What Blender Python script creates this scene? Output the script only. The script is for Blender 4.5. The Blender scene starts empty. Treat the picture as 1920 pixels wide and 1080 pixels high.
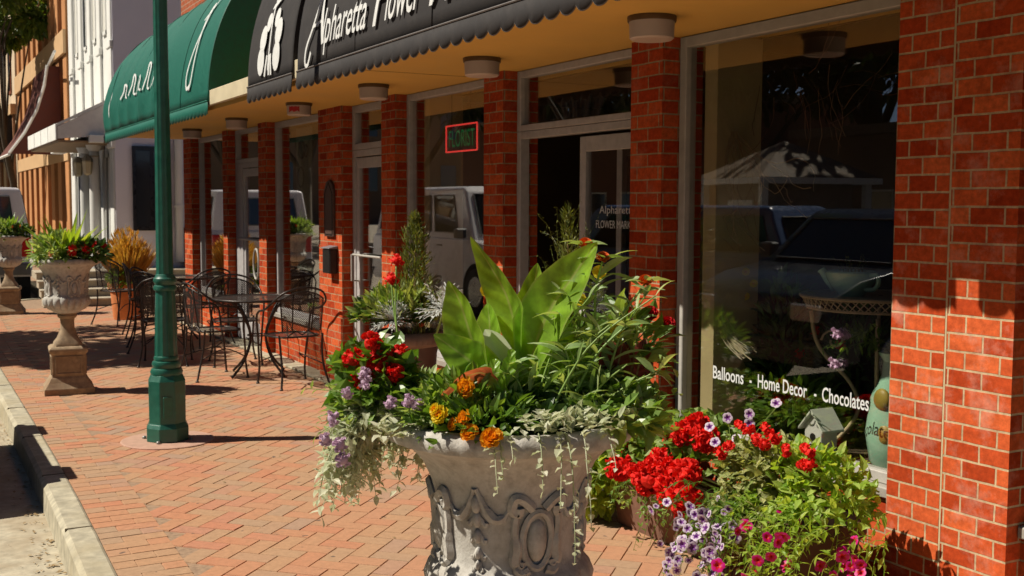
import bpy, bmesh, math, random
from math import sin, cos, pi, radians, sqrt, atan2, tan
from mathutils import Vector as V, Matrix, Euler, noise
random.seed(7)
R = random.random
def U(a, b): return a + (b - a) * random.random()
C = bpy.context.scene.collection
SC = bpy.context.scene
# ---------------------------------------------------------------- camera
YAW, PITCH, ROLL = 28.6, 4.17, 0.25
cam_data = bpy.data.cameras.new('camera'); cam = bpy.data.objects.new('camera', cam_data); C.objects.link(cam)
cam_data.sensor_width = 36; cam_data.lens = 2127 / 1920 * 36; cam_data.clip_start = .05; cam_data.clip_end = 900
cam.matrix_world = Matrix.Translation((0, 0, 1.62)) @ Matrix.Rotation(radians(-YAW), 4, 'Z') @ Matrix.Rotation(radians(90 - PITCH), 4, 'X') @ Matrix.Rotation(radians(ROLL), 4, 'Z')
cam_data.dof.use_dof = True; cam_data.dof.focus_distance = 3.4; cam_data.dof.aperture_fstop = 13
SC.camera = cam
# ---------------------------------------------------------------- sky, sun, exposure
SUN_EL, SUN_AZ = 50.0, math.degrees(atan2(-.92, .38))      # azimuth from +Y towards +X
w = bpy.data.worlds.new('World'); SC.world = w; w.use_nodes = True
nt = w.node_tree; bg = nt.nodes['Background']
sky = nt.nodes.new('ShaderNodeTexSky'); sky.sky_type = 'NISHITA'; sky.sun_disc = False
sky.sun_elevation = radians(SUN_EL); sky.sun_rotation = radians(SUN_AZ); sky.dust_density = .3; sky.air_density = .45
nt.links.new(sky.outputs[0], bg.inputs[0]); bg.inputs[1].default_value = .05
sl = bpy.data.lights.new('sun', 'SUN'); sl.energy = 5.0; sl.angle = radians(.5); sl.color = (1, .93, .80)
so = bpy.data.objects.new('sun', sl); C.objects.link(so)
sd = V((sin(radians(SUN_AZ)) * cos(radians(SUN_EL)), cos(radians(SUN_AZ)) * cos(radians(SUN_EL)), sin(radians(SUN_EL))))
so.rotation_euler = sd.to_track_quat('Z', 'Y').to_euler(); so.location = sd * 30
SC.view_settings.view_transform = 'Standard'; SC.view_settings.look = 'None'; SC.view_settings.gamma = 1
SC.view_settings.exposure = 0.12; SC.view_settings.use_curve_mapping = False
cy = SC.cycles; cy.use_denoising = True; cy.max_bounces = 8; cy.diffuse_bounces = 1; cy.transparent_max_bounces = 12; cy.caustics_reflective = False; cy.caustics_refractive = False
cy.sample_clamp_indirect = 6
# ---------------------------------------------------------------- tagging
def tag(o, label=None, cat=None, group=None, kind=None):
    if label: o['label'] = label
    if cat: o['category'] = cat
    if group: o['group'] = group
    if kind: o['kind'] = kind
    return o
def empty(name, loc=(0, 0, 0), rz=0, label=None, cat=None, group=None):
    o = bpy.data.objects.new(name, None); C.objects.link(o); o.location = loc; o.rotation_euler = (0, 0, rz)
    o.empty_display_size = .1
    return tag(o, label, cat, group)
def copy_tree(o, parent=None):
    c = o.copy(); C.objects.link(c); c.parent = parent
    for ch in list(o.children): copy_tree(ch, c)
    return c
# ---------------------------------------------------------------- mesh builder
def frame_of(d):
    d = d.normalized(); a = V((0, 0, 1)) if abs(d.z) < .9 else V((1, 0, 0))
    s = d.cross(a).normalized(); return d, s, s.cross(d).normalized()
class MB:
    def __init__(s): s.v = []; s.f = []; s.m = []; s.mi = 0; s.ex = {}
    def add(s, vs, fs):
        b = len(s.v); s.v.extend([tuple(q) for q in vs]); s.f.extend([tuple(i + b for i in f) for f in fs]); s.m.extend([s.mi] * len(fs)); return b
    def box(s, x0, y0, z0, x1, y1, z1):
        x0, x1 = sorted((x0, x1)); y0, y1 = sorted((y0, y1)); z0, z1 = sorted((z0, z1))
        s.add([(x0,y0,z0),(x1,y0,z0),(x1,y1,z0),(x0,y1,z0),(x0,y0,z1),(x1,y0,z1),(x1,y1,z1),(x0,y1,z1)],
              [(0,3,2,1),(4,5,6,7),(0,1,5,4),(1,2,6,5),(2,3,7,6),(3,0,4,7)]); return s
    def obox(s, c, ax, ay, az):
        c, ax, ay, az = V(c), V(ax), V(ay), V(az)
        s.add([c + i * ax + j * ay + k * az for k in (-1, 1) for j in (-1, 1) for i in (-1, 1)],
              [(0,2,3,1),(4,5,7,6),(0,1,5,4),(1,3,7,5),(3,2,6,7),(2,0,4,6)]); return s
    def lathe(s, prof, n=32, c=(0, 0, 0), rfun=None, cap=True):
        vs = []
        for r, z in prof:
            for k in range(n):
                a = 2 * pi * k / n; rr = r if rfun is None else rfun(r, z, a)
                vs.append((c[0] + rr * cos(a), c[1] + rr * sin(a), c[2] + z))
        fs = [(i * n + k, i * n + (k + 1) % n, (i + 1) * n + (k + 1) % n, (i + 1) * n + k) for i in range(len(prof) - 1) for k in range(n)]
        if cap: fs.append(tuple(range(n - 1, -1, -1))); m = (len(prof) - 1) * n; fs.append(tuple(m + k for k in range(n)))
        s.add(vs, fs); return s
    def tube(s, pts, r, n=8, caps=True):
        pts = [V(p) for p in pts]; N = len(pts)
        rs = r if isinstance(r, (list, tuple)) else [r] * N
        vs = []; prev = None
        for i, p in enumerate(pts):
            d = (pts[min(i + 1, N - 1)] - pts[max(i - 1, 0)])
            if d.length < 1e-9: d = V((0, 0, 1))
            d.normalize()
            if prev is None: _, a, b = frame_of(d)
            else:
                a = prev - d * prev.dot(d)
                a = a.normalized() if a.length > 1e-6 else frame_of(d)[1]
                b = a.cross(d)
            prev = a
            for k in range(n):
                t = 2 * pi * k / n; vs.append(p + (a * cos(t) + b * sin(t)) * rs[i])
        fs = [(i * n + k, i * n + (k + 1) % n, (i + 1) * n + (k + 1) % n, (i + 1) * n + k) for i in range(N - 1) for k in range(n)]
        if caps: fs.append(tuple(range(n - 1, -1, -1))); m = (N - 1) * n; fs.append(tuple(m + k for k in range(n)))
        s.add(vs, fs); return s
    def ball(s, c, r, nu=10, nv=7, sc=(1, 1, 1), M=None):
        vs = []; fs = []
        for j in range(nv + 1):
            t = pi * j / nv
            for k in range(nu):
                a = 2 * pi * k / nu; q = V((sin(t) * cos(a) * sc[0], sin(t) * sin(a) * sc[1], cos(t) * sc[2])) * r
                if M is not None: q = M @ q
                vs.append(V(c) + q)
        for j in range(nv):
            for k in range(nu): fs.append((j * nu + k, (j + 1) * nu + k, (j + 1) * nu + (k + 1) % nu, j * nu + (k + 1) % nu))
        s.add(vs, fs); return s
    def prism(s, poly, axis, a0, a1):
        # poly: list of 2-tuples in the plane across axis ('X': (y,z), 'Y': (x,z), 'Z': (x,y))
        def P(q, a): return {'X': (a, q[0], q[1]), 'Y': (q[0], a, q[1]), 'Z': (q[0], q[1], a)}[axis]
        n = len(poly); vs = [P(q, a0) for q in poly] + [P(q, a1) for q in poly]
        s.add(vs, [tuple(range(n - 1, -1, -1)), tuple(range(n, 2 * n))] + [(i, (i + 1) % n, n + (i + 1) % n, n + i) for i in range(n)]); return s
    def grid(s, rows, close=False):
        n = len(rows[0]); b = [q for r in rows for q in r]
        fs = [(i * n + k, i * n + (k + 1) % n, (i + 1) * n + (k + 1) % n, (i + 1) * n + k) for i in range(len(rows) - 1) for k in range(n if close else n - 1)]
        s.add(b, fs); return s
    def build(s, name, mats, parent=None, smooth=False, bevel=0, loc=None, solid=0, fixn=True, segs=1):
        me = bpy.data.meshes.new(name); me.from_pydata(s.v, [], s.f)
        for m in (mats if isinstance(mats, (list, tuple)) else [mats]): me.materials.append(m)
        me.polygons.foreach_set('material_index', s.m)
        if fixn or bevel or solid:
            bm = bmesh.new(); bm.from_mesh(me)
            if fixn: bmesh.ops.recalc_face_normals(bm, faces=bm.faces)
            if bevel:
                es = [e for e in bm.edges if len(e.link_faces) == 2 and e.calc_face_angle(0) > .5]
                bmesh.ops.bevel(bm, geom=es, offset=bevel, segments=segs, profile=.6, affect='EDGES', clamp_overlap=True)
            if solid:
                bmesh.ops.solidify(bm, geom=bm.faces[:], thickness=solid)
            bm.to_mesh(me); bm.free()
        uv = me.uv_layers.new(name='UVMap').data
        for p in me.polygons:
            n = p.normal; ax = max(range(3), key=lambda i: abs(n[i]))
            for li in p.loop_indices:
                c = me.vertices[me.loops[li].vertex_index].co
                uv[li].uv = (c.y, c.z) if ax == 0 else ((c.x, c.z) if ax == 1 else (c.x, c.y))
        if s.ex:
            u2 = me.uv_layers.new(name='LeafUV').data
            for p in me.polygons:
                for li in p.loop_indices: u2[li].uv = s.ex.get(me.loops[li].vertex_index, (0, 0))
        if smooth is True: me.polygons.foreach_set('use_smooth', [True] * len(me.polygons))
        me.update()
        if smooth == 'auto':
            me.polygons.foreach_set('use_smooth', [True] * len(me.polygons)); me.set_sharp_from_angle(angle=radians(35))
        o = bpy.data.objects.new(name, me); C.objects.link(o)
        if parent is not None: o.parent = parent
        if loc is not None: o.location = loc
        return o
def inst(src_mesh, name, loc, parent, rot=None, s=1):
    o = bpy.data.objects.new(name, src_mesh); C.objects.link(o); o.parent = parent
    if rot is not None: o.rotation_euler = rot
    o.location = loc; o.scale = (s, s, s) if not isinstance(s, tuple) else s
    return o
def mesh_only(mb, name, mats, **k):
    o = mb.build(name, mats, **k); me = o.data; bpy.data.objects.remove(o); return me
# ---------------------------------------------------------------- materials
def new_mat(name):
    m = bpy.data.materials.new(name); m.use_nodes = True; nt = m.node_tree
    return m, nt, nt.nodes['Principled BSDF'], nt.nodes['Material Output']
def N(nt, t, **k):
    n = nt.nodes.new(t)
    for a, b in k.items():
        if a.startswith('i_'):
            n.inputs[a[2:].replace('_', ' ')].default_value = b
        else: setattr(n, a, b)
    return n
def mixc(nt, fac, a, b, mode='MIX'):
    n = nt.nodes.new('ShaderNodeMix'); n.data_type = 'RGBA'; n.blend_type = mode
    for idx, x in ((0, fac), (6, a), (7, b)):
        if hasattr(x, 'node'): nt.links.new(x, n.inputs[idx])
        elif idx == 0: n.inputs[0].default_value = x
        else: n.inputs[idx].default_value = (*x[:3], 1)
    return n.outputs[2]
def ramp(nt, src, stops, interp='LINEAR'):
    n = nt.nodes.new('ShaderNodeValToRGB'); e = n.color_ramp; e.interpolation = interp
    while len(e.elements) < len(stops): e.elements.new(.5)
    for el, (p, c) in zip(e.elements, stops): el.position = p; el.color = (*c[:3], 1) if len(c) > 1 else (c[0],) * 3 + (1,)
    nt.links.new(src, n.inputs[0]); return n.outputs[0]
def g(x): return (x, x, x)
def objco(nt, scale=(1, 1, 1), rot=(0, 0, 0), kind='Object'):
    t = nt.nodes.new('ShaderNodeTexCoord'); m = nt.nodes.new('ShaderNodeMapping'); m.inputs['Scale'].default_value = scale; m.inputs['Rotation'].default_value = rot
    nt.links.new(t.outputs[kind], m.inputs[0]); return m.outputs[0]
def tnoise(nt, vec, scale, detail=4, rough=.55):
    n = nt.nodes.new('ShaderNodeTexNoise'); n.inputs['Scale'].default_value = scale; n.inputs['Detail'].default_value = detail; n.inputs['Roughness'].default_value = rough
    if vec is not None: nt.links.new(vec, n.inputs['Vector'])
    return n.outputs[0]
def bump(nt, h, bs, strength=.3, dist=.01):
    b = nt.nodes.new('ShaderNodeBump'); b.inputs['Strength'].default_value = strength; b.inputs['Distance'].default_value = dist
    nt.links.new(h, b.inputs['Height']); nt.links.new(b.outputs[0], bs.inputs['Normal']); return b
def M_plain(name, c, rough=.6, var=.25, nscale=8, metal=0, bmp=.15, bd=.004, spec=.5, dirt=None, coat=0):
    m, nt, bs, out = new_mat(name); co = objco(nt)
    n1 = tnoise(nt, co, nscale, 6, .6); n2 = tnoise(nt, co, nscale * .17, 3)
    r1 = ramp(nt, n1, [(.3, g(1 - var)), (.7, g(1 + var * .5))])
    col = mixc(nt, 1, c, r1, 'MULTIPLY')
    if dirt: col = mixc(nt, ramp(nt, n2, [(.45, g(0)), (.7, g(.7))]), col, dirt)
    nt.links.new(col, bs.inputs['Base Color'])
    rr = ramp(nt, n1, [(.3, g(max(0, rough - .1))), (.7, g(min(1, rough + .1)))]); nt.links.new(rr, bs.inputs['Roughness'])
    bs.inputs['Metallic'].default_value = metal; bs.inputs['Specular IOR Level'].default_value = spec; bs.inputs['Coat Weight'].default_value = coat
    if bmp: bump(nt, n1, bs, bmp, bd)
    return m
def M_leaf(name, cols, transl=.35, rough=.45, tcol=None, vein=False):
    m, nt, bs, out = new_mat(name)
    geo = nt.nodes.new('ShaderNodeNewGeometry')
    st = [(i / max(1, len(cols) - 1), c) for i, c in enumerate(cols)]
    col = ramp(nt, geo.outputs['Random Per Island'], st)
    if vein:
        um = nt.nodes.new('ShaderNodeUVMap'); um.uv_map = 'LeafUV'; sx = nt.nodes.new('ShaderNodeSeparateXYZ'); nt.links.new(um.outputs[0], sx.inputs[0])
        ab = nt.nodes.new('ShaderNodeMath'); ab.operation = 'ABSOLUTE'; nt.links.new(sx.outputs[0], ab.inputs[0])
        m1 = nt.nodes.new('ShaderNodeMath'); m1.operation = 'MULTIPLY_ADD'; m1.inputs[1].default_value = -5.5; nt.links.new(ab.outputs[0], m1.inputs[0])
        m2 = nt.nodes.new('ShaderNodeMath'); m2.operation = 'MULTIPLY'; m2.inputs[1].default_value = 30; nt.links.new(sx.outputs[1], m2.inputs[0]); nt.links.new(m2.outputs[0], m1.inputs[2])
        m3 = nt.nodes.new('ShaderNodeMath'); m3.operation = 'SINE'; nt.links.new(m1.outputs[0], m3.inputs[0])
        wv = tnoise(nt, objco(nt), 25, 4)
        col = mixc(nt, 1, col, ramp(nt, wv, [(.35, g(.72)), (.65, g(1.2))]), 'MULTIPLY')
        col = mixc(nt, 1, col, ramp(nt, m3.outputs[0], [(.0, g(.86)), (.9, g(1.12))]), 'MULTIPLY')
        col = mixc(nt, ramp(nt, ab.outputs[0], [(.03, g(.6)), (.09, g(0)), (.9, g(0)), (.98, g(.45))]), col, (.50, .55, .20))
        bump(nt, m3.outputs[0], bs, .35, .004)
    nt.links.new(col, bs.inputs['Base Color']); bs.inputs['Roughness'].default_value = rough
    tr = nt.nodes.new('ShaderNodeBsdfTranslucent')
    tc = mixc(nt, 1, col, tcol or (1.6, 1.5, .55), 'MULTIPLY'); nt.links.new(tc, tr.inputs[0])
    mx = nt.nodes.new('ShaderNodeMixShader'); mx.inputs[0].default_value = transl
    nt.links.new(bs.outputs[0], mx.inputs[1]); nt.links.new(tr.outputs[0], mx.inputs[2]); nt.links.new(mx.outputs[0], out.inputs[0])
    return m
def M_brick(name, c1, c2, mortar, stain=None, scale=1.0, width=.19, row=.0677, msz=.0052, off=(0, 0)):
    m, nt, bs, out = new_mat(name)
    co = objco(nt, (1, 1, 1), kind='UV')
    mo = nt.nodes.new('ShaderNodeMapping'); mo.inputs['Location'].default_value = (off[0], off[1], 0); nt.links.new(co, mo.inputs[0]); co = mo.outputs[0]
    # slightly wandering joints
    nz = nt.nodes.new('ShaderNodeTexNoise'); nz.inputs['Scale'].default_value = 7; nt.links.new(co, nz.inputs[0])
    va = nt.nodes.new('ShaderNodeVectorMath'); va.operation = 'MULTIPLY_ADD'; va.inputs[1].default_value = (.009, .007, 0); nt.links.new(nz.outputs['Color'], va.inputs[0]); nt.links.new(co, va.inputs[2])
    b = nt.nodes.new('ShaderNodeTexBrick'); nt.links.new(va.outputs[0], b.inputs['Vector'])
    b.inputs['Scale'].default_value = 1; b.inputs['Brick Width'].default_value = width; b.inputs['Row Height'].default_value = row
    b.inputs['Mortar Size'].default_value = msz; b.inputs['Mortar Smooth'].default_value = .25; b.inputs['Bias'].default_value = -.1
    b.inputs['Color1'].default_value = (*c1, 1); b.inputs['Color2'].default_value = (*c2, 1); b.inputs['Mortar'].default_value = (*mortar, 1)
    n1 = tnoise(nt, co, 38, 6, .65)
    b2 = nt.nodes.new('ShaderNodeTexBrick'); nt.links.new(va.outputs[0], b2.inputs['Vector'])
    for k_ in ('Scale', 'Brick Width', 'Row Height', 'Mortar Smooth'): b2.inputs[k_].default_value = b.inputs[k_].default_value
    b2.inputs['Mortar Size'].default_value = 0; b2.inputs['Bias'].default_value = 0; b2.inputs['Color1'].default_value = (0, 0, 0, 1); b2.inputs['Color2'].default_value = (1, 1, 1, 1)
    vr = ramp(nt, b2.outputs[0], [(0, (.74, .68, .66)), (.25, (.92, .88, .88)), (.6, (1, 1, 1)), (.85, (1.08, 1.16, 1.12)), (1, (1.12, 1.3, 1.35))])
    bc = mixc(nt, ramp(nt, b.outputs[1], [(.0, g(1)), (.6, g(0))]), b.outputs[0], mixc(nt, 1, b.outputs[0], vr, 'MULTIPLY'))
    col = mixc(nt, 1, bc, ramp(nt, n1, [(.3, g(.70)), (.7, g(1.22))]), 'MULTIPLY')
    n9 = tnoise(nt, objco(nt, (1, 1, .35), kind='UV'), 9, 5, .6); col = mixc(nt, ramp(nt, n9, [(.52, g(0)), (.75, g(.55))]), col, (c1[0] * .45, c1[1] * .45, c1[2] * .5))
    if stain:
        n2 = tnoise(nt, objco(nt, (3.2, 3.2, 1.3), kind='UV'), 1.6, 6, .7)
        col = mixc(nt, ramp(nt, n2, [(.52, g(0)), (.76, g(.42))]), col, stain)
    nt.links.new(col, bs.inputs['Base Color']); bs.inputs['Roughness'].default_value = .9; bs.inputs['Specular IOR Level'].default_value = .12
    h = mixc(nt, .12, ramp(nt, b.outputs[1], [(0, g(1)), (1, g(0))]), n1)
    bump(nt, h, bs, .7, .008)
    return m
def M_glass(name, tint=(1, 1, 1), refl=1.0, ior=1.5):
    m, nt, bs, out = new_mat(name); nt.nodes.remove(bs)
    t = nt.nodes.new('ShaderNodeBsdfTransparent'); t.inputs[0].default_value = (*tint, 1)
    gl = nt.nodes.new('ShaderNodeBsdfGlossy'); gl.inputs['Roughness'].default_value = .0; gl.inputs[0].default_value = (.95, .95, .95, 1)
    fr = nt.nodes.new('ShaderNodeLayerWeight'); fr.inputs[0].default_value = .5
    pw = nt.nodes.new('ShaderNodeMath'); pw.operation = 'POWER'; pw.inputs[1].default_value = 4.2; nt.links.new(fr.outputs['Facing'], pw.inputs[0])
    mt = nt.nodes.new('ShaderNodeMath'); mt.operation = 'MULTIPLY_ADD'; mt.inputs[1].default_value = .95 * refl; mt.inputs[2].default_value = .045 * refl; mt.use_clamp = True; nt.links.new(pw.outputs[0], mt.inputs[0])
    mx = nt.nodes.new('ShaderNodeMixShader'); nt.links.new(mt.outputs[0], mx.inputs[0]); nt.links.new(t.outputs[0], mx.inputs[1]); nt.links.new(gl.outputs[0], mx.inputs[2])
    nt.links.new(mx.outputs[0], out.inputs[0]); return m
def M_emit(name, c, s):
    m, nt, bs, out = new_mat(name); bs.inputs['Base Color'].default_value = (*c, 1); bs.inputs['Emission Color'].default_value = (*c, 1); bs.inputs['Emission Strength'].default_value = s; return m
def M_paint(name, c, rough=.3):
    return M_plain(name, c, rough, .06, 3, bmp=0, coat=.5)

BRICK = M_brick('red_brick', (.52, .062, .015), (.64, .115, .035), (.46, .33, .19), stain=(.62, .30, .20), msz=.0046)
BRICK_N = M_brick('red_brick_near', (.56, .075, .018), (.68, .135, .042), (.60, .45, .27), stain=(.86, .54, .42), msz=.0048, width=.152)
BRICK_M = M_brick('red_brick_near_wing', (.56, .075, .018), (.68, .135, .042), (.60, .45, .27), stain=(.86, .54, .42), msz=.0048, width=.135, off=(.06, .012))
BRICK_UP = M_brick('orange_brick_upper', (.50, .14, .06), (.42, .10, .05), (.5, .4, .3))
SOFFIT = M_plain('ochre_soffit_paint', (.82, .50, .12), .7, .10, 1.2, bmp=.05)
CREAM = M_plain('cream_fascia_paint', (.72, .62, .42), .5, .1, 6)
ALU = M_plain('weathered_aluminium', (.60, .57, .56), .42, .15, 20, metal=.15, bmp=.05)
ALU_W = M_plain('pale_painted_frame', (.50, .47, .42), .5, .14, 14, bmp=.08)
GLASS = M_glass('window_glass', (.94, .94, .92), 1.9)
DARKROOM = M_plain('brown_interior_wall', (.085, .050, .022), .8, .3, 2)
OLIVE = M_plain('olive_beige_panel', (.62, .50, .26), .7, .1, 4)
BLACKCLOTH = M_plain('black_awning_canvas', (.030, .026, .026), .85, .25, 40, bmp=.2, bd=.001, dirt=(.042, .036, .034))
GREENCLOTH = M_plain('green_awning_canvas', (.000, .125, .085), .62, .2, 30, bmp=.2, bd=.001)
WHITEPAINT = M_plain('white_lettering', (.80, .80, .78), .6, .06, 20, bmp=0)
STONE = None
def make_stone():
    m, nt, bs, out = new_mat('weathered_cast_stone'); co = objco(nt)
    n1 = tnoise(nt, co, 34, 8, .7); n2 = tnoise(nt, objco(nt, (6, 6, 1.4)), 2.2, 6, .7); n3 = tnoise(nt, co, 160, 3)
    c = ramp(nt, n1, [(.25, (.34, .315, .28)), (.5, (.56, .53, .48)), (.75, (.68, .65, .60))])
    c = mixc(nt, ramp(nt, n2, [(.45, g(0)), (.75, g(.5))]), c, (.29, .23, .17))
    nt.links.new(c, bs.inputs['Base Color']); bs.inputs['Roughness'].default_value = .85; bs.inputs['Specular IOR Level'].default_value = .25
    bump(nt, mixc(nt, .35, n1, n3), bs, .55, .006); return m
STONE = make_stone()
def make_pavers():
    m, nt, bs, out = new_mat('clay_pavers')
    co = objco(nt, (1, 1, 1), (0, 0, radians(0)))
    b = nt.nodes.new('ShaderNodeTexBrick'); nt.links.new(co, b.inputs[0]); b.inputs['Scale'].default_value = 1
    b.inputs['Brick Width'].default_value = .205; b.inputs['Row Height'].default_value = .102; b.inputs['Mortar Size'].default_value = .0035; b.inputs['Mortar Smooth'].default_value = .3
    b.inputs['Color1'].default_value = (0, 0, 0, 1); b.inputs['Color2'].default_value = (1, 1, 1, 1); b.inputs['Mortar'].default_value = (.5, .5, .5, 1)
    c = ramp(nt, b.outputs[0], [(0, (.56, .21, .115)), (.3, (.55, .265, .145)), (.5, (.50, .31, .175)), (.72, (.47, .31, .19)), (.9, (.37, .29, .21)), (1, (.57, .23, .13))])
    n1 = tnoise(nt, co, 26, 7, .7); n2 = tnoise(nt, co, 1.1, 4); n3 = tnoise(nt, objco(nt, (5, 46, 1)), 1, 6, .7)
    c = mixc(nt, ramp(nt, n3, [(.45, g(0)), (.62, g(.35)), (.75, g(0))]), c, (.58, .22, .12))
    n5 = tnoise(nt, objco(nt, (3, 30, 1), (0, 0, .06)), 1.3, 6, .7)
    c = mixc(nt, ramp(nt, n5, [(.5, g(0)), (.7, g(.5))]), c, (.34, .29, .21))
    c = mixc(nt, 1, c, ramp(nt, n1, [(.3, g(.76)), (.7, g(1.16))]), 'MULTIPLY')
    c = mixc(nt, ramp(nt, n2, [(.36, g(.15)), (.66, g(.5))]), c, (.50, .31, .18))
    c = mixc(nt, ramp(nt, b.outputs[1], [(.2, g(0)), (1, g(.75))]), c, (.20, .135, .085))
    nt.links.new(c, bs.inputs['Base Color']); bs.inputs['Roughness'].default_value = .8; bs.inputs['Specular IOR Level'].default_value = .25
    h = mixc(nt, .35, ramp(nt, b.outputs[1], [(0, g(1)), (1, g(0))]), n1); bump(nt, h, bs, .6, .006); return m
PAVER = make_pavers()
def make_clay():
    m, nt, bs, out = new_mat('worn_clay_bricks'); co = objco(nt); geo = nt.nodes.new('ShaderNodeNewGeometry')
    c = ramp(nt, geo.outputs['Random Per Island'], [(0, (.56, .185, .10)), (.16, (.55, .24, .13)), (.34, (.50, .28, .155)), (.5, (.47, .29, .17)), (.64, (.39, .285, .195)), (.76, (.52, .26, .145)), (.88, (.57, .20, .12)), (1, (.37, .27, .21))])
    n1 = tnoise(nt, co, 30, 7, .7); n2 = tnoise(nt, co, 1.3, 5, .6); n3 = tnoise(nt, co, 120, 3); n4 = tnoise(nt, co, 7, 6, .7)
    c = mixc(nt, 1, c, ramp(nt, n1, [(.28, g(.70)), (.7, g(1.2))]), 'MULTIPLY')
    c = mixc(nt, ramp(nt, n2, [(.36, g(.3)), (.68, g(.62))]), c, (.49, .285, .165))
    c = mixc(nt, ramp(nt, n4, [(.60, g(0)), (.72, g(.45))]), c, (.26, .19, .13))
    c = mixc(nt, ramp(nt, tnoise(nt, co, 13, 2, .4), [(.735, g(0)), (.75, g(.8))]), c, (.10, .08, .07))
    nt.links.new(c, bs.inputs['Base Color']); bs.inputs['Roughness'].default_value = .8; bs.inputs['Specular IOR Level'].default_value = .25
    bump(nt, mixc(nt, .4, n1, n3), bs, .5, .004); return m
CLAY = make_clay(); JOINT = M_plain('joint_sand', (.38, .25, .16), .95, .35, 40, bmp=.5)
KERBM = M_plain('worn_concrete_kerb', (.50, .45, .33), .85, .35, 14, bmp=.5, bd=.006, dirt=(.40, .33, .2))
ROADM = M_plain('sun_bleached_asphalt', (.30, .25, .19), .9, .4, 30, bmp=.6, bd=.006, dirt=(.36, .30, .21))
PADM = M_plain('pink_concrete', (.55, .33, .24), .8, .15, 20)
# ================================================================ ground
g_ = MB(); g_.add([(-300,-300,-.15),(300,-300,-.15),(300,500,-.15),(-300,500,-.15)], [(0,1,2,3)])
tag(g_.build('road', ROADM), kind='structure')
def offset_path(pts, d):
    out = []
    for i, p in enumerate(pts):
        a = V(pts[max(0, i - 1)]); b = V(pts[min(len(pts) - 1, i + 1)]); t = (b - a).normalized(); out.append((p[0] + t.y * d, p[1] - t.x * d))
    return out
KP = [(.66, -12), (.70, 0), (.74, 3), (.81, 5.07), (.858, 7.25), (.879, 10.5), (.885, 12.2), (.92, 15), (1.0, 17.5), (1.12, 19), (1.4, 20.0), (1.9, 20.5), (2.35, 20.9), (2.5, 22), (2.5, 60)]
def dense(pts, n=6):
    out = []
    for i in range(len(pts) - 1):
        p0, p1, p2, p3 = [V(pts[max(0, min(len(pts) - 1, i + k))]) for k in (-1, 0, 1, 2)]
        for j in range(n):
            t = j / n; out.append(tuple(.5 * ((2 * p1) + (p2 - p0) * t + (2 * p0 - 5 * p1 + 4 * p2 - p3) * t * t + (3 * p1 - p0 - 3 * p2 + p3) * t ** 3)))
    return out + [tuple(pts[-1])]
KD = dense(KP)
inn = KD; outr = offset_path(KD, -.145)
pv = MB(); pv.prism([(x + .001, y) for x, y in inn] + [(30, 60), (30, -12)], 'Z', -.14, -.005)
random.seed(77)
def paver(mb, cx, cy_, hx, hy, ang, up=0):
    c, s_ = cos(ang), sin(ang); tx, ty, tz = random.gauss(0, .004), random.gauss(0, .004), random.gauss(up, .0006); hx -= .0011; hy -= .0011; ch = .0025; vs = []
    for (k, dz) in ((0, -.006), (ch, 0)):
        for sx, sy in ((-1, -1), (1, -1), (1, 1), (-1, 1)):
            u, v = sx * (hx - k), sy * (hy - k); vs.append((cx + u * c - v * s_, cy_ + u * s_ + v * c, tz + dz + u * tx + v * ty))
    mb.add(vs, [(4, 5, 6, 7), (0, 1, 5, 4), (1, 2, 6, 5), (2, 3, 7, 6), (3, 0, 4, 7)])
def kerb_x(y): 
    for (xa, ya), (xb, yb) in zip(KD, KD[1:]):
        if ya <= y <= yb: return xa + (xb - xa) * (y - ya) / max(1e-6, yb - ya)
    return KD[0][0]
pv.mi = 1; Wp = .1016; y = 1.0; r_ = 0
while y < 19.6:                                     # straight courses beside the kerb
    kx = kerb_x(y) + .004; x = kx; first = True
    while x < kx + .29:
        w_ = (Wp if first else 2 * Wp) if r_ % 2 else (2 * Wp if first else Wp)
        paver(pv, x + w_ / 2, y + Wp / 2, w_ / 2, Wp / 2, 0, .0012); x += w_; first = False
    y += Wp; r_ += 1
c45 = cos(pi / 4)
for i in range(-40, 320):
    for j in range(-320, 120):                      # herringbone, laid at 45 degrees
        k = (i - j) % 4
        if k == 0: u, v, hx, hy = i + 1, j + .5, 1, .5
        elif k == 2: u, v, hx, hy = i + .5, j, .5, 1
        else: continue
        X = (u * c45 + v * c45) * Wp + 1.3; Y = (u * c45 - v * c45) * Wp + 1.0
        lim = max(kerb_x(min(Y, 30)) + .325, 0) if Y < 20 else 99
        if X < lim or X > 3.38 or Y < 1.2 or Y > 18.8: continue
        paver(pv, X, Y, hx * Wp, hy * Wp, -pi / 4)
tag(pv.build('pavement', [JOINT, CLAY], fixn=False), kind='structure')
kb = MB()
top_o = offset_path(KD, -.118)
rows = []
for (xi, yi), (xt, yt), (xo, yo) in zip(inn, top_o, outr):
    j = .003 * noise.noise(V((xi * 3, yi * 2.3, 0)))
    rows.append([(xi, yi, -.14), (xi, yi, .004 + j), (xi - .012, yi, .010 + j), (xt, yt, .008 + j), (xo + .004, yo, -.014 + j), (xo - .006, yo, -.16)])
kb.grid(rows); tag(kb.build('kerb', KERBM), kind='structure')
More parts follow.
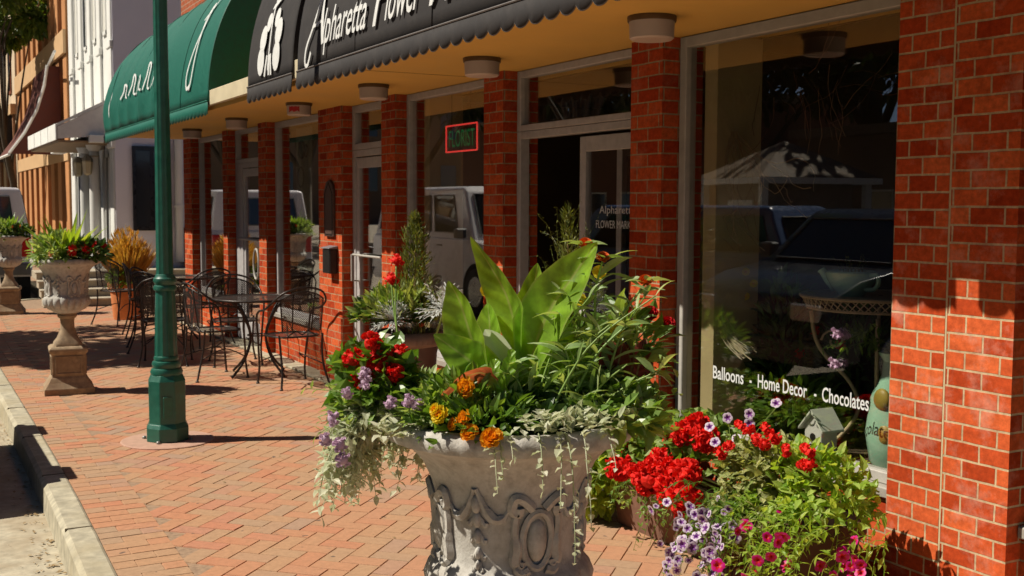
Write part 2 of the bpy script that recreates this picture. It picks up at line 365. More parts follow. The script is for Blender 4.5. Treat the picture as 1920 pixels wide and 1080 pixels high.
# kerb joints: thin dark lines every 1.2 m, real grooves are too fine, lay slim inlays
jt = MB()
for yj in (5.9, 7.15, 8.4, 9.65, 10.9):
    k = min(range(len(KD)), key=lambda i: abs(KD[i][1] - yj)); x = KD[k][0]
    jt.box(x - .128, yj - .004, -.13, x - .002, yj + .004, .0125)
tag(jt.build('kerb_joints', M_plain('grey_joint_filler', (.22, .18, .12), .9)), kind='structure')
pd = MB(); pd.lathe([(.31, .0), (.31, .006), (.302, .009)], 40, (1.611, 7.881, 0)); tag(pd.build('footing_pad', PADM, smooth=False), kind='structure')
gt = MB(); gi = offset_path(KD, -.149); go = offset_path(KD, -.60); gt.grid([[(a[0], a[1], -.142), (b_[0], b_[1], -.145)] for a, b_ in zip(gi, go)])
tag(gt.build('gutter', M_plain('concrete_gutter', (.52, .46, .34), .9, .3, 18, bmp=.5, dirt=(.34, .25, .15))), kind='structure')
lt = MB(); random.seed(15)
for k in range(420):
    j = random.randrange(len(KD) // 3); yy = U(3, 12); kk = min(range(len(KD)), key=lambda i: abs(KD[i][1] - yy)); xx = KD[kk][0] - .15 - abs(random.gauss(0, .08)); s_ = U(.006, .02); a = U(0, 6.3)
    z_ = -.137; lt.add([(xx + s_ * cos(a), yy + s_ * sin(a), z_), (xx - s_ * .5 * sin(a), yy + s_ * .5 * cos(a), z_ + .006 * R()), (xx - s_ * cos(a), yy - s_ * sin(a), z_ + .004), (xx + s_ * .5 * sin(a), yy - s_ * .5 * cos(a), z_ + .002)], [(0, 1, 2, 3)])
for k in range(130):
    xx, yy = U(1.0, 3.35), U(2.6, 11); s_ = U(.005, .014); a = U(0, 6.3); z_ = .003
    lt.add([(xx + s_ * cos(a), yy + s_ * sin(a), z_), (xx - s_ * .5 * sin(a), yy + s_ * .5 * cos(a), z_ + .004 * R()), (xx - s_ * cos(a), yy - s_ * sin(a), z_ + .003), (xx + s_ * .5 * sin(a), yy - s_ * .5 * cos(a), z_ + .001)], [(0, 1, 2, 3)])
tag(lt.build('fallen_leaves', M_plain('dry_leaf_litter', (.36, .24, .11), .8, .4, 30), fixn=False), kind='stuff', label='dry leaf litter scattered in the gutter and over the paving', cat='leaf litter')
# pale concrete strip along the shop front
st = MB()
for k in range(9):
    y0 = 1.2 + k * 1.62; st.box(3.40, y0, .0, 3.80, y0 + 1.6, .022)
tag(st.build('path', KERBM, bevel=.004), kind='structure')

# ================================================================ brick storefront
SHOP = empty('brick_storefront', (3.6, 9, 0), 0, 'long red brick shop row with ochre soffit and recessed windows', 'shop building')
def part(mb, name, m, parent=SHOP, **k):
    o = mb.build(name, m, None, **k); o.parent = parent; o.matrix_parent_inverse = Matrix.Translation(-V(parent.location)) if parent.location.length else Matrix(); 
    if parent.rotation_euler.z: o.matrix_parent_inverse = (Matrix.Translation(parent.location) @ parent.rotation_euler.to_matrix().to_4x4()).inverted()
    return o
def sub(mb, name, m, parent, **k):
    # parent is itself a part whose local space is the world
    o = mb.build(name, m, None, **k); o.parent = parent; return o
PIERS = [(3.241, 2.678), (5.093, 4.812), (6.824, 6.55), (8.647, 8.367), (10.199, 9.583), (12.185, 11.905), (13.704, 13.505), (15.78, 15.34)]
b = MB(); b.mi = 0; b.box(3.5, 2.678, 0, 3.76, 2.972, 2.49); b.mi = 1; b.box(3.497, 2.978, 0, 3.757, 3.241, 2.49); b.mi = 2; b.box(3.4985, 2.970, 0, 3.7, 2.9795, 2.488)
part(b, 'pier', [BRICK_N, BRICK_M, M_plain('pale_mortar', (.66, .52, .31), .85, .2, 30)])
for i, (ya, yb) in enumerate(PIERS[1:]):
    b = MB(); b.box(3.5, yb, 0, 3.76, ya, 2.49); part(b, 'pier', BRICK)
b = MB(); b.box(3.5, 0.2, 0, 3.76, 0.7, 2.49); part(b, 'pier', BRICK)
b = MB(); b.box(3.5, -3, 2.535, 3.76, 15.78, 7.8); part(b, 'upper_wall', BRICK_UP)
b = MB(); b.box(2.63, -3, 2.49, 3.99, 15.7, 2.53); part(b, 'soffit', SOFFIT)
b = MB(); b.box(2.64, 6.98, 2.4875, 3.49, 6.987, 2.4895)
part(b, 'soffit_joint', M_plain('soffit_joint_brown', (.48, .29, .08), .8))
b = MB(); b.box(2.585, -3, 2.525, 2.625, 15.72, 2.66); part(b, 'fascia', CREAM, bevel=.004)
b = MB(); b.box(3.45, -3, 7.8, 3.95, 15.9, 8.0); part(b, 'cornice', CREAM, bevel=.01)
b = MB()
b.box(7.2, -.5, 0, 7.3, 15.7, 2.48); b.box(3.76, 15.55, 0, 7.3, 15.7, 2.48); b.box(3.76, -.6, 0, 7.3, -.5, 2.48)
for y in (4.95, 8.5, 9.9, 12.05, 13.6): b.box(3.77, y - .04, 0.05, 7.19, y + .04, 2.47)
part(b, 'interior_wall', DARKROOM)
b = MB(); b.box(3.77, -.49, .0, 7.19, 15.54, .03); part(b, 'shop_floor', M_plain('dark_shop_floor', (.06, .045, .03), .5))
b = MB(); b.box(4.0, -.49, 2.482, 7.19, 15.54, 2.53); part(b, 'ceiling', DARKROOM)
SILLM = M_plain('painted_sill', (.40, .37, .32), .6, .2, 10)
def knee(y0, y1, h=.42):
    b = MB(); b.box(3.58, y0, 0, 3.755, y1, h); k = part(b, 'knee_wall', BRICK)
    s = MB(); s.box(3.555, y0 + .002, h, 3.76, y1 - .002, h + .045); sub(s, 'sill', SILLM, k, bevel=.005)
def window(y0, y1, z0, z1, x=3.6, fw=.05, name='window', gm=GLASS, fm=ALU, mull=(), parent=SHOP):
    fr = MB()
    fr.box(x, y0, z0, x + .07, y0 + fw, z1); fr.box(x, y1 - fw, z0, x + .07, y1, z1)
    fr.box(x + .001, y0 + fw, z0, x + .069, y1 - fw, z0 + fw * .9); fr.box(x + .001, y0 + fw, z1 - fw, x + .069, y1 - fw, z1)
    for m in mull: fr.box(x + .002, m - .02, z0 + fw * .9, x + .068, m + .02, z1 - fw)
    f = part(fr, name, fm, parent, bevel=.004)
    gl = MB(); gl.box(x + .030, y0 + fw - .004, z0 + fw * .9 - .004, x + .036, y1 - fw + .004, z1 - fw + .004)
    sub(gl, 'glass_pane', gm, f); return f
def text_mesh(txt, size=1, shear=0, sx=1, thick=0.0, off=0, align='LEFT', spacing=1):
    c = bpy.data.curves.new('t', 'FONT'); c.body = txt; c.size = size; c.shear = shear; c.extrude = thick; c.offset = off; c.align_x = align; c.resolution_u = 3; c.space_character = spacing
    o = bpy.data.objects.new('t', c); C.objects.link(o); dg = bpy.context.evaluated_depsgraph_get()
    me = bpy.data.meshes.new_from_object(o.evaluated_get(dg)); bpy.data.objects.remove(o)
    vs = [(v.co.x * sx, v.co.y, v.co.z) for v in me.vertices]; fs = [tuple(p.vertices) for p in me.polygons]; bpy.data.meshes.remove(me)
    return vs, fs
# bay 1: the big show window
knee(3.241, 4.812)
W1 = window(3.25, 4.80, .465, 2.487, fw=.055, fm=ALU_W)
for txt, ya_, yb_ in (('Balloons', 4.52, 4.285), ('-', 4.24, 4.225), ('Home Decor', 4.18, 3.845), ('-', 3.80, 3.785), ('Chocolates', 3.75, 3.472)):
    vs, fs = text_mesh(txt, 1, off=.012); x0 = min(v[0] for v in vs); wd = max(v[0] for v in vs) - x0
    tx = MB(); tx.add([(3.627, ya_ - (v[0] - x0) * (ya_ - yb_) / wd, .752 + v[1] * .092) for v in vs], fs); sub(tx, 'lettering', WHITEPAINT, W1, fixn=False)
# bay 2: open door and transom
W2 = window(5.10, 6.545, 2.10, 2.487, fw=.045)
d2 = MB(); d2.box(3.6, 5.10, .03, 3.67, 5.14, 2.098); d2.box(3.6, 6.50, .03, 3.67, 6.545, 2.098); d2.box(3.602, 5.14, 2.05, 3.668, 6.50, 2.098)
DF = part(d2, 'door_frame', ALU, bevel=.004)
def door_leaf(y0, y1, z1, x, parent, nm='door', rot=0, hinge=None, handle=True, fm=ALU):
    fr = MB(); sw = .065
    fr.box(-.02, 0, .04, .02, sw, z1); fr.box(-.02, y1 - y0 - sw, .04, .02, y1 - y0, z1); fr.box(-.019, sw, .04, .019, y1 - y0 - sw, .26); fr.box(-.019, sw, z1 - .09, .019, y1 - y0 - sw, z1)
    o = fr.build(nm, fm, None, bevel=.003); o.parent = parent; o.matrix_parent_inverse = Matrix.Translation(-V(parent.location))
    o.location = hinge or (x, y0, 0); o.rotation_euler = (0, 0, rot)
    gl = MB(); gl.box(-.004, sw - .003, .257, .004, y1 - y0 - sw + .003, z1 - .087); q = gl.build('glass_pane', GLASS, o)
    if handle:
        h = MB(); yy = y1 - y0 - .05 if handle > 0 else .05
        s_ = -1 if handle > 0 else 1
        h.tube([(-.02, yy, .95), (-.085, yy, .95), (-.085, yy, 1.18), (-.02, yy, 1.18)], .011, 8)
        h.tube([(-.03, yy, 1.18), (-.075, yy, 1.18), (-.075, yy + s_ * (y1 - y0 - .1), 1.18), (-.03, yy + s_ * (y1 - y0 - .1), 1.18)], .010, 8)
        h.build('handle', ALU_W, o, smooth='auto')
    return o
D2 = door_leaf(5.14, 5.80, 2.03, 3.64, SHOP, handle=False)
D2b = door_leaf(5.80, 6.48, 2.03, 3.64, SHOP, rot=radians(-62), hinge=(4.02, 6.42 - .45, 0), handle=False)
D2b['label'] = 'door leaf standing open into the shop'
for txt, z, h, yA, yB in (('Alpharetta', 1.575, .065, 5.60, 5.24), ('FLOWER MARKET', 1.49, .065, 5.64, 5.22)):
    vs, fs = text_mesh(txt, 1); wd = max(v[0] for v in vs)
    t = MB(); t.add([(-.006, (yA - 5.14) - v[0] * (yA - yB) / wd, z + v[1] * h) for v in vs], fs); t.build('lettering', WHITEPAINT, D2, fixn=False)
# bay 3: neon window
knee(6.824, 8.367); window(6.83, 8.36, .465, 2.487, fw=.05)
# bay 4: aluminium door
window(8.655, 9.575, 2.10, 2.487, fw=.06)
d4 = MB(); d4.box(3.6, 8.655, .03, 3.67, 8.72, 2.098); d4.box(3.6, 9.51, .03, 3.67, 9.575, 2.098); d4.box(3.602, 8.72, 2.04, 3.668, 9.51, 2.098); part(d4, 'door_frame', ALU, bevel=.004)
door_leaf(8.725, 9.505, 2.03, 3.63, SHOP, handle=1)
# bay 5
knee(10.199, 11.905); W5 = window(10.21, 11.895, .465, 2.487, fw=.06)
# bay 6 door
window(12.19, 13.50, 2.10, 2.487, fw=.05)
d6 = MB(); d6.box(3.6, 12.19, .03, 3.67, 12.26, 2.098); d6.box(3.6, 13.2, .03, 3.67, 13.5, 2.098); d6.box(3.602, 12.26, 2.04, 3.668, 13.2, 2.098); part(d6, 'door_frame', ALU, bevel=.004)
D6 = door_leaf(12.27, 13.19, 2.03, 3.63, SHOP, handle=False)
h = MB(); h.tube([(-.02, .10, 1.22), (-.09, .10, 1.22), (-.09, .85, 1.22), (-.02, .85, 1.22)], .014, 8)
h.tube([(-.07 , .25 + .10 * cos(a * pi / 8), .95 + .17 * sin(a * pi / 8)) for a in range(17)], .012, 8); h.build('handle', ALU_W, D6, smooth='auto')
# bay 7
knee(13.704, 15.34); window(13.71, 15.33, .465, 2.487, fw=.06)
# bay 0 (beside the camera, off to the right)
knee(.7, 2.678); window(.71, 2.67, .465, 2.487, fw=.055, fm=ALU_W)
# upper windows
for y in (13.9, 11.0, 8.1, 5.2):
    f = window(y, y + 1.1, 4.35, 6.4, x=3.455, fw=.09, fm=M_plain('white_sash', (.74, .72, .68), .5, .05), mull=())
    c_ = MB(); c_.box(3.46, y + .09, 5.34, 3.53, y + 1.01, 5.40); sub(c_, 'meeting_rail', WHITEPAINT, f)
# interior olive return at the far end of the big window
b = MB(); b.box(3.69, 4.60, .03, 3.98, 4.70, 2.48); part(b, 'window_return', OLIVE)
b = MB(); b.box(3.69, 8.12, .03, 3.98, 8.22, 2.48); part(b, 'window_return', OLIVE)
b = MB(); b.box(3.78, 3.26, .40, 4.9, 4.62, .445); part(b, 'display_shelf', M_plain('dark_display_shelf', (.11, .08, .05), .6))
# ================================================================ ceiling lights
LB = M_plain('lamp_brown_rim', (.16, .09, .04), .5); LG = M_plain('frosted_pink_glass', (.62, .50, .44), .45, .05)
light0 = None
LY = [4.35, 6.07, 7.80, 9.53, 11.55, 13.5, 2.55]
lbl = ['round ceiling light nearest the right brick pier, largest of the soffit row', 'round ceiling light beside the second pier from the right', 'round ceiling light left of the neon sign window', 'round ceiling light with a red mark on its glass', 'small round ceiling light over the far bistro table', 'farthest and smallest round ceiling light under the green awning', 'round ceiling light above the near pier, outside the picture']
for i, y in enumerate(LY[:6]):
    if i == 0:
        t = empty('ceiling_light', (3.1, y, 2.49), 0, None, 'ceiling light', 'drum lights along the soffit')
        m = MB(); m.lathe([(.112, -.026), (.114, -.004), (.112, 0)], 32); m.build('rim', LB, t, smooth='auto')
        m = MB(); m.lathe([(.092, -.108), (.102, -.100), (.105, -.026)], 32); m.build('glass_drum', LG, t, smooth='auto'); light0 = t
    else: t = copy_tree(light0); t.location = (3.1, y, 2.49)
    t['label'] = lbl[i]
    if i == 3:
        m = MB(); rows = []
        for k in range(7):
            a = radians(200 + k * 9); rows.append([(.1062 * cos(a), .1062 * sin(a), -.035 - .005 * (k % 2)), (.1045 * cos(a), .1045 * sin(a), -.085 + .006 * (k % 3))])
        m.grid(rows); o = m.build('red_mark', M_plain('red_mark', (.6, .03, .03), .5), t); 
# ================================================================ awnings
def prof(a, z0=2.56, A=.90, B=1.42): return (2.572 + A * (1 - cos(a)), z0 + B * sin(a))
_tab = []
def arclen_tab():
    s = 0; p = prof(0); _tab.append((0, 0))
    for i in range(1, 401):
        a = i / 400 * pi / 2; q = prof(a); s += sqrt((q[0] - p[0]) ** 2 + (q[1] - p[1]) ** 2); p = q; _tab.append((s, a))
arclen_tab()
def surf(s, off=.006):
    import bisect
    k = min(len(_tab) - 1, bisect.bisect(_tab, (max(0, s), 9))); a = _tab[k][1]
    x, z = prof(a); nx, nz = -cos(a) / .90, sin(a) / 1.42; l = sqrt(nx * nx + nz * nz); return x + nx / l * off, z + nz / l * off
def fold_depth(y, a, fold, ripple=.006):
    d = ripple * noise.noise(V((y * 1.7, a * 1.3, 3)))
    if fold: d -= fold * (0.5 + .5 * sin(y * 9.3 + .7 * sin(y * 2.1) + a * .6)) * sin(min(1, a / .3) * pi / 2) * max(0, min(1, (y - 12.4) / .8))
    return d
def awning(y0, y1, mat, trim, label, fold=0, ripple=.006):
    t = empty('awning', (3.49, (y0 + y1) / 2, 2.56), 0, label, 'awning', None)
    m = MB(); rows = []; ny = int((y1 - y0) / .06) + 2
    for j in range(ny):
        y = y0 + (y1 - y0) * j / (ny - 1); r = []
        for i in range(25):
            a = i / 24 * pi / 2; x, z = prof(a)
            d = fold_depth(y, a, fold, ripple); r.append((x + cos(a) * d, y, z + sin(a) * d))
        rows.append(r)
    m.grid(rows); part(m, 'canopy', mat, t, smooth=True, solid=.004)
    for y in (y0 + .004, y1 - .004):
        e = MB(); e.prism([prof(i / 24 * pi / 2) for i in range(25)] + [(3.49, 2.56)], 'Y', y - .002, y + .002)
        for q in range(0): pass
        part(e, 'end_panel', mat, t)
    v = MB(); r0 = []; r1 = []; r2 = []; sw = .135; n = int((y1 - y0) / sw * 8)
    for j in range(n + 1):
        y = y0 + (y1 - y0) * j / n; ph = ((y1 - y) / sw) % 1
        zb = 2.475 - .040 * sqrt(max(0, 1 - (2 * ph - 1) ** 2)); xo = 2.566 + .004 * sin(y * 3.1) + .002 * sin(y * 7.7)
        r0.append((2.567, y, 2.562)); r1.append((xo, y, 2.50)); r2.append((xo - .003, y, zb))
    v.grid([r0, r1, r2]); vo = part(v, 'valance', mat, t, smooth=True, solid=.003)
    p = MB(); p.tube([q for q in r2], .0035, 4); 
    q_ = p.build('binding', trim, None); q_.parent = vo
    # welt line where the valance hangs from the canopy
    wl = MB(); wl.tube([(2.563, y0, 2.565), (2.563, y1, 2.565)], .006, 6); part(wl, 'welt', trim, t)
    ns = max(1, round((y1 - y0) / 1.15))
    for k in range(1, ns):
        sm = MB(); ys = y0 + (y1 - y0) * k / ns; sm.tube([(prof(i / 20 * pi / 2)[0] - .004, ys, prof(i / 20 * pi / 2)[1] + .002) for i in range(21)], .0035, 5); part(sm, 'seam', mat, t, smooth=True)
    fr = MB(); fr.tube([(2.60, y0 + .02, 2.555), (3.46, y0 + .02, 2.555)], .012, 6); fr.tube([(2.60, y1 - .02, 2.555), (3.46, y1 - .02, 2.555)], .012, 6); fr.tube([(2.60, y0 + .02, 2.555), (2.60, y1 - .02, 2.555)], .012, 6)
    part(fr, 'frame', ALU, t); return t
def on_awning(mb, awn, name, mat):
    # mb holds flat shapes: x = along -Y from a start, y = arc length; cut and lay on the cloth
    me = bpy.data.meshes.new('x'); me.from_pydata(mb.v, [], mb.f); bm = bmesh.new(); bm.from_mesh(me)
    for k in range(1, 34):
        bmesh.ops.bisect_plane(bm, geom=bm.verts[:] + bm.edges[:] + bm.faces[:], plane_co=(0, k * .03, 0), plane_no=(0, 1, 0))
    bm.to_mesh(me); bm.free(); o_ = MB(); vs = []
    for v in me.vertices:
        x, z = surf(v.co.y, .016); a_ = next((q[1] for q in _tab if q[0] >= max(0, v.co.y)), 1.5); d = min(0, fold_depth(-v.co.x, a_, .065 if awn.name == 'awning.003' else 0))
        vs.append((x + cos(a_) * d, -v.co.x, z - sin(a_) * d * 0))
    o_.add(vs, [tuple(p.vertices) for p in me.polygons]); bpy.data.meshes.remove(me)
    return part(o_, name, mat, awn, fixn=False)
TRIM = M_plain('grey_awning_binding', (.16, .14, .13), .7)
AB = awning(3.32, 7.93, BLACKCLOTH, TRIM, 'black awning with white flower shop lettering over the main windows')
AE = awning(8.04, 9.22, BLACKCLOTH, TRIM, 'short black awning with a white flower emblem beside the green awning')
AN = awning(-2.6, 3.22, BLACKCLOTH, TRIM, 'black awning above the nearest brick pier, mostly beyond the frame')
AG = awning(10.55, 16.25, GREENCLOTH, M_plain('green_binding', (.01, .20, .13), .6), 'green rounded awning with white scrolls in front of the white building', fold=.065)
def word(txt, yA, yB, s0, h, off=.004):
    vs, fs = text_mesh(txt, 1, shear=.28, off=off); x0 = min(v[0] for v in vs); wd = max(v[0] for v in vs) - x0
    tm = MB(); tm.add([(-yA + (v[0] - x0) * (yA - yB) / wd, s0 + v[1] * h, 0) for v in vs], fs); on_awning(tm, AB, 'lettering', WHITEPAINT)
word('lpharetta', 7.38, 6.58, .13, .34); word('F', 6.46, 6.22, .12, .46); word('lower', 6.27, 5.76, .13, .34); word('M', 5.64, 5.33, .12, .44); word('arket', 5.36, 4.88, .13, .34)
tm = MB()
# swash A
def stroke(mb, pts, wds):
    n = len(pts); L = []; Rr = []
    for i, p in enumerate(pts):
        a = V(pts[max(0, i - 1)]); b_ = V(pts[min(n - 1, i + 1)]); t = (b_ - a).normalized(); w_ = wds[i] if isinstance(wds, (list, tuple)) else wds
        L.append((p[0] - t.y * w_, p[1] + t.x * w_, 0)); Rr.append((p[0] + t.y * w_, p[1] - t.x * w_, 0))
    mb.grid([L, Rr])
stroke(tm, dense([(-7.60, .10), (-7.665, .02), (-7.72, .04), (-7.70, .14), (-7.60, .25), (-7.52, .38), (-7.44, .56)], 5), .013)
stroke(tm, dense([(-7.44, .57), (-7.42, .40), (-7.39, .25), (-7.36, .13)], 5), .024)
stroke(tm, [(-7.60, .27), (-7.40, .29)], .010)
on_awning(tm, AB, 'lettering', WHITEPAINT)
em = MB()
def disc(mb, x, y, rx, ry=None, n=14, rot=0):
    ry = ry or rx; mb.add([(x + rx * cos(2 * pi * k / n) * cos(rot) - ry * sin(2 * pi * k / n) * sin(rot), y + rx * cos(2 * pi * k / n) * sin(rot) + ry * sin(2 * pi * k / n) * cos(rot), 0) for k in range(n)], [tuple(range(n))])
ex = -8.58
for dx, dy, r in ((-.24, .17, .09), (.16, .17, .09), (-.22, .34, .085), (.17, .35, .085), (-.12, .46, .06), (.08, .47, .06)): disc(em, ex + dx, dy, r, r * 1.25)
for k in range(5): disc(em, ex - .04 + .03 * (-1) ** k, .60 + k * .085, .11 - k * .012, .022, rot=.35 * (-1) ** k)
stroke(em, dense([(ex - .04, .08), (ex - .03, .3), (ex - .05, .55), (ex - .02, .8), (ex + .05, 1.02), (ex + .14, 1.12)], 4), .014)
for dx in (-.11, 0, .06): stroke(em, [(ex + dx - .02, .04), (ex + dx * .5 - .02, .2)], .018)
on_awning(em, AE, 'emblem', WHITEPAINT)
ge = MB()
stroke(ge, dense([(-11.25, .20), (-11.38, .18), (-11.42, .32), (-11.3, .55), (-11.16, .8), (-11.14, 1.02), (-11.2, .9), (-11.18, .6), (-11.20, .3), (-11.28, .16)], 5), .018)
on_awning(ge, AG, 'scroll', WHITEPAINT); ge = MB()
stroke(ge, dense([(-11.30, .86), (-11.1, .98), (-10.98, 1.14)], 5), .012)
on_awning(ge, AG, 'scroll', WHITEPAINT)
random.seed(3)
x = -14.9
while x < -12.7:
    h_ = U(.14, .32); ge = MB(); stroke(ge, dense([(x, .35), (x + .06, .35 + h_ * .5), (x + .05, .35 + h_), (x + .12, .35 + h_ * .8), (x + .13, .38), (x + .2, .36)], 4), .013); x += U(.22, .34); on_awning(ge, AG, 'scroll', WHITEPAINT)
ge = MB(); stroke(ge, dense([(-15.9, .2), (-16.0, .35), (-15.85, .6), (-15.7, .9), (-15.78, .6), (-15.8, .25)], 5), .02)
on_awning(ge, AG, 'scroll', WHITEPAINT)
# ================================================================ small wall fixtures
DK = M_plain('dark_bronze', (.035, .03, .028), .45, .3, 20, metal=.5)
t = empty('wall_plaque', (3.49, 9.86, 1.5), 0, 'tall dark arch-topped plaque on the brick pier left of the aluminium door', 'plaque')
pl = MB(); pl.prism([(9.74, 1.33), (9.98, 1.33), (9.98, 1.72)] + [(9.86 + .12 * cos(a * pi / 10), 1.72 + .12 * sin(a * pi / 10)) for a in range(1, 10)] + [(9.74, 1.72)], 'X', 3.475, 3.498); part(pl, 'plate', M_plain('worn_brown_bronze', (.11, .060, .045), .6, .3, 20), t, bevel=.004)
pl = MB(); pl.tube([(3.473, 9.76, 1.35), (3.473, 9.96, 1.35), (3.473, 9.96, 1.72), (3.473, 9.86, 1.82), (3.473, 9.76, 1.72), (3.473, 9.76, 1.35)], .005, 5); part(pl, 'raised_edge', DK, t)
t = empty('mailbox', (3.45, 9.78, 1.0), 0, 'black wall mailbox on the sunlit brick pier by the aluminium door', 'mailbox')
pl = MB(); pl.box(3.42, 9.69, 1.0, 3.498, 9.88, 1.22); part(pl, 'box', DK, t, bevel=.008)
pl = MB(); pl.prism([(3.41, 1.222), (3.498, 1.222), (3.498, 1.25), (3.41, 1.232)], 'Y', 9.68, 9.89); part(pl, 'lid', M_plain('grey_mailbox_lid', (.2, .2, .22), .4), t, bevel=.003)
# neon sign
t = empty('neon_sign', (3.72, 7.6, 2.1), 0, 'red framed neon sign with green letters hanging in the shop window', 'neon sign')
z0, z1, ya, yb = 2.02, 2.215, 7.88, 7.36
nr = MB(); nr.tube([(3.72, ya, z0), (3.72, yb, z0), (3.72, yb, z1), (3.72, ya, z1), (3.72, ya, z0), (3.72, ya - .05, z0)], .0065, 8); part(nr, 'red_tube', M_emit('red_neon', (1, .06, .05), .85), t, smooth='auto')
vs, fs = text_mesh('FLORIST', 1, thick=.0); wd = max(v[0] for v in vs)
ng = MB(); ng.add([(3.72, ya - .04 - v[0] * (ya - yb - .08) / wd, z0 + .035 + v[1] * .18) for v in vs], fs); part(ng, 'green_letters', M_emit('green_neon', (.01, .28, .08), .28), t, fixn=False)
nb = MB(); nb.box(3.735, yb, z0, 3.745, ya, z1); part(nb, 'backing', M_plain('black_backing', (.03, .02, .015), .5), t)
nb = MB(); nb.tube([(3.72, ya - .1, z1), (3.72, ya - .1, 2.48)], .003, 5); nb.tube([(3.72, yb + .1, z1), (3.72, yb + .1, 2.48)], .003, 5); part(nb, 'chain', DK, t)
# ================================================================ street lamp
IRON0 = M_plain('galvanised_bolt', (.25, .25, .24), .5, .2, 20, metal=.6)
GP = M_plain('green_lamp_paint', (.012, .125, .085), .42, .25, 16, bmp=.18, bd=.003, coat=.2, dirt=(.03, .10, .07))
LP = empty('street_lamp', (1.611, 7.881, 0), 0, 'green fluted street lamp post standing on the brick pavement', 'street lamp')
m = MB(); m.lathe([(.148, .009), (.148, .10), (.135, .125), (.130, .13), (.130, .42), (.112, .46)], 8); o = m.build('base', GP, LP, bevel=.004); o.rotation_euler.z = radians(12)
m = MB(); m.lathe([(.098, .44), (.104, .455), (.108, .48), (.100, .50), (.090, .505), (.094, .52), (.097, .535), (.092, .55), (.080, .555), (.084, .57), (.080, .585), (.07, .59)], 36); m.build('lower_collar', GP, LP, smooth='auto')
m = MB(); m.lathe([(.078, .58), (.072, .85), (.066, 1.04)], 64, rfun=lambda r, z, a: r - .0065 * abs(sin(a * 6)) ** .6 * 1.0 if .5 else r); m.build('fluted_shaft', GP, LP, smooth='auto')
m = MB(); m.lathe([(.066, 1.03), (.074, 1.035), (.078, 1.05), (.074, 1.065), (.066, 1.07), (.072, 1.085), (.078, 1.10), (.076, 1.115), (.066, 1.125), (.062, 1.14), (.055, 1.145)], 36); m.build('upper_collar', GP, LP, smooth='auto')
m = MB(); m.lathe([(.058, 1.14), (.048, 2.6), (.042, 5.3)], 48, rfun=lambda r, z, a: r - .004 * abs(sin(a * 5))); m.build('pole', GP, LP, smooth='auto')
m = MB(); m.lathe([(.05, 5.28), (.09, 5.32), (.06, 5.38), (.11, 5.44), (.13, 5.48)], 24); m.build('lantern_base', GP, LP, smooth='auto')
m = MB(); m.lathe([(.12, 5.48), (.2, 5.65), (.19, 5.85), (.1, 6.0), (.03, 6.04)], 24); m.build('globe', LG, LP, smooth='auto')
for k in range(4):
    a = radians(12 + 45 + k * 90); m = MB(); m.lathe([(.014, .009), (.014, .022), (.008, .028)], 6, (.165 * cos(a), .165 * sin(a), 0)); m.build('anchor_bolt', IRON0, LP)
m = MB(); m.obox((-.02, -.126, .25), (.032, .004, 0), (0, .004, 0), (0, 0, .07)); m.build('access_plate', GP, LP, bevel=.003)
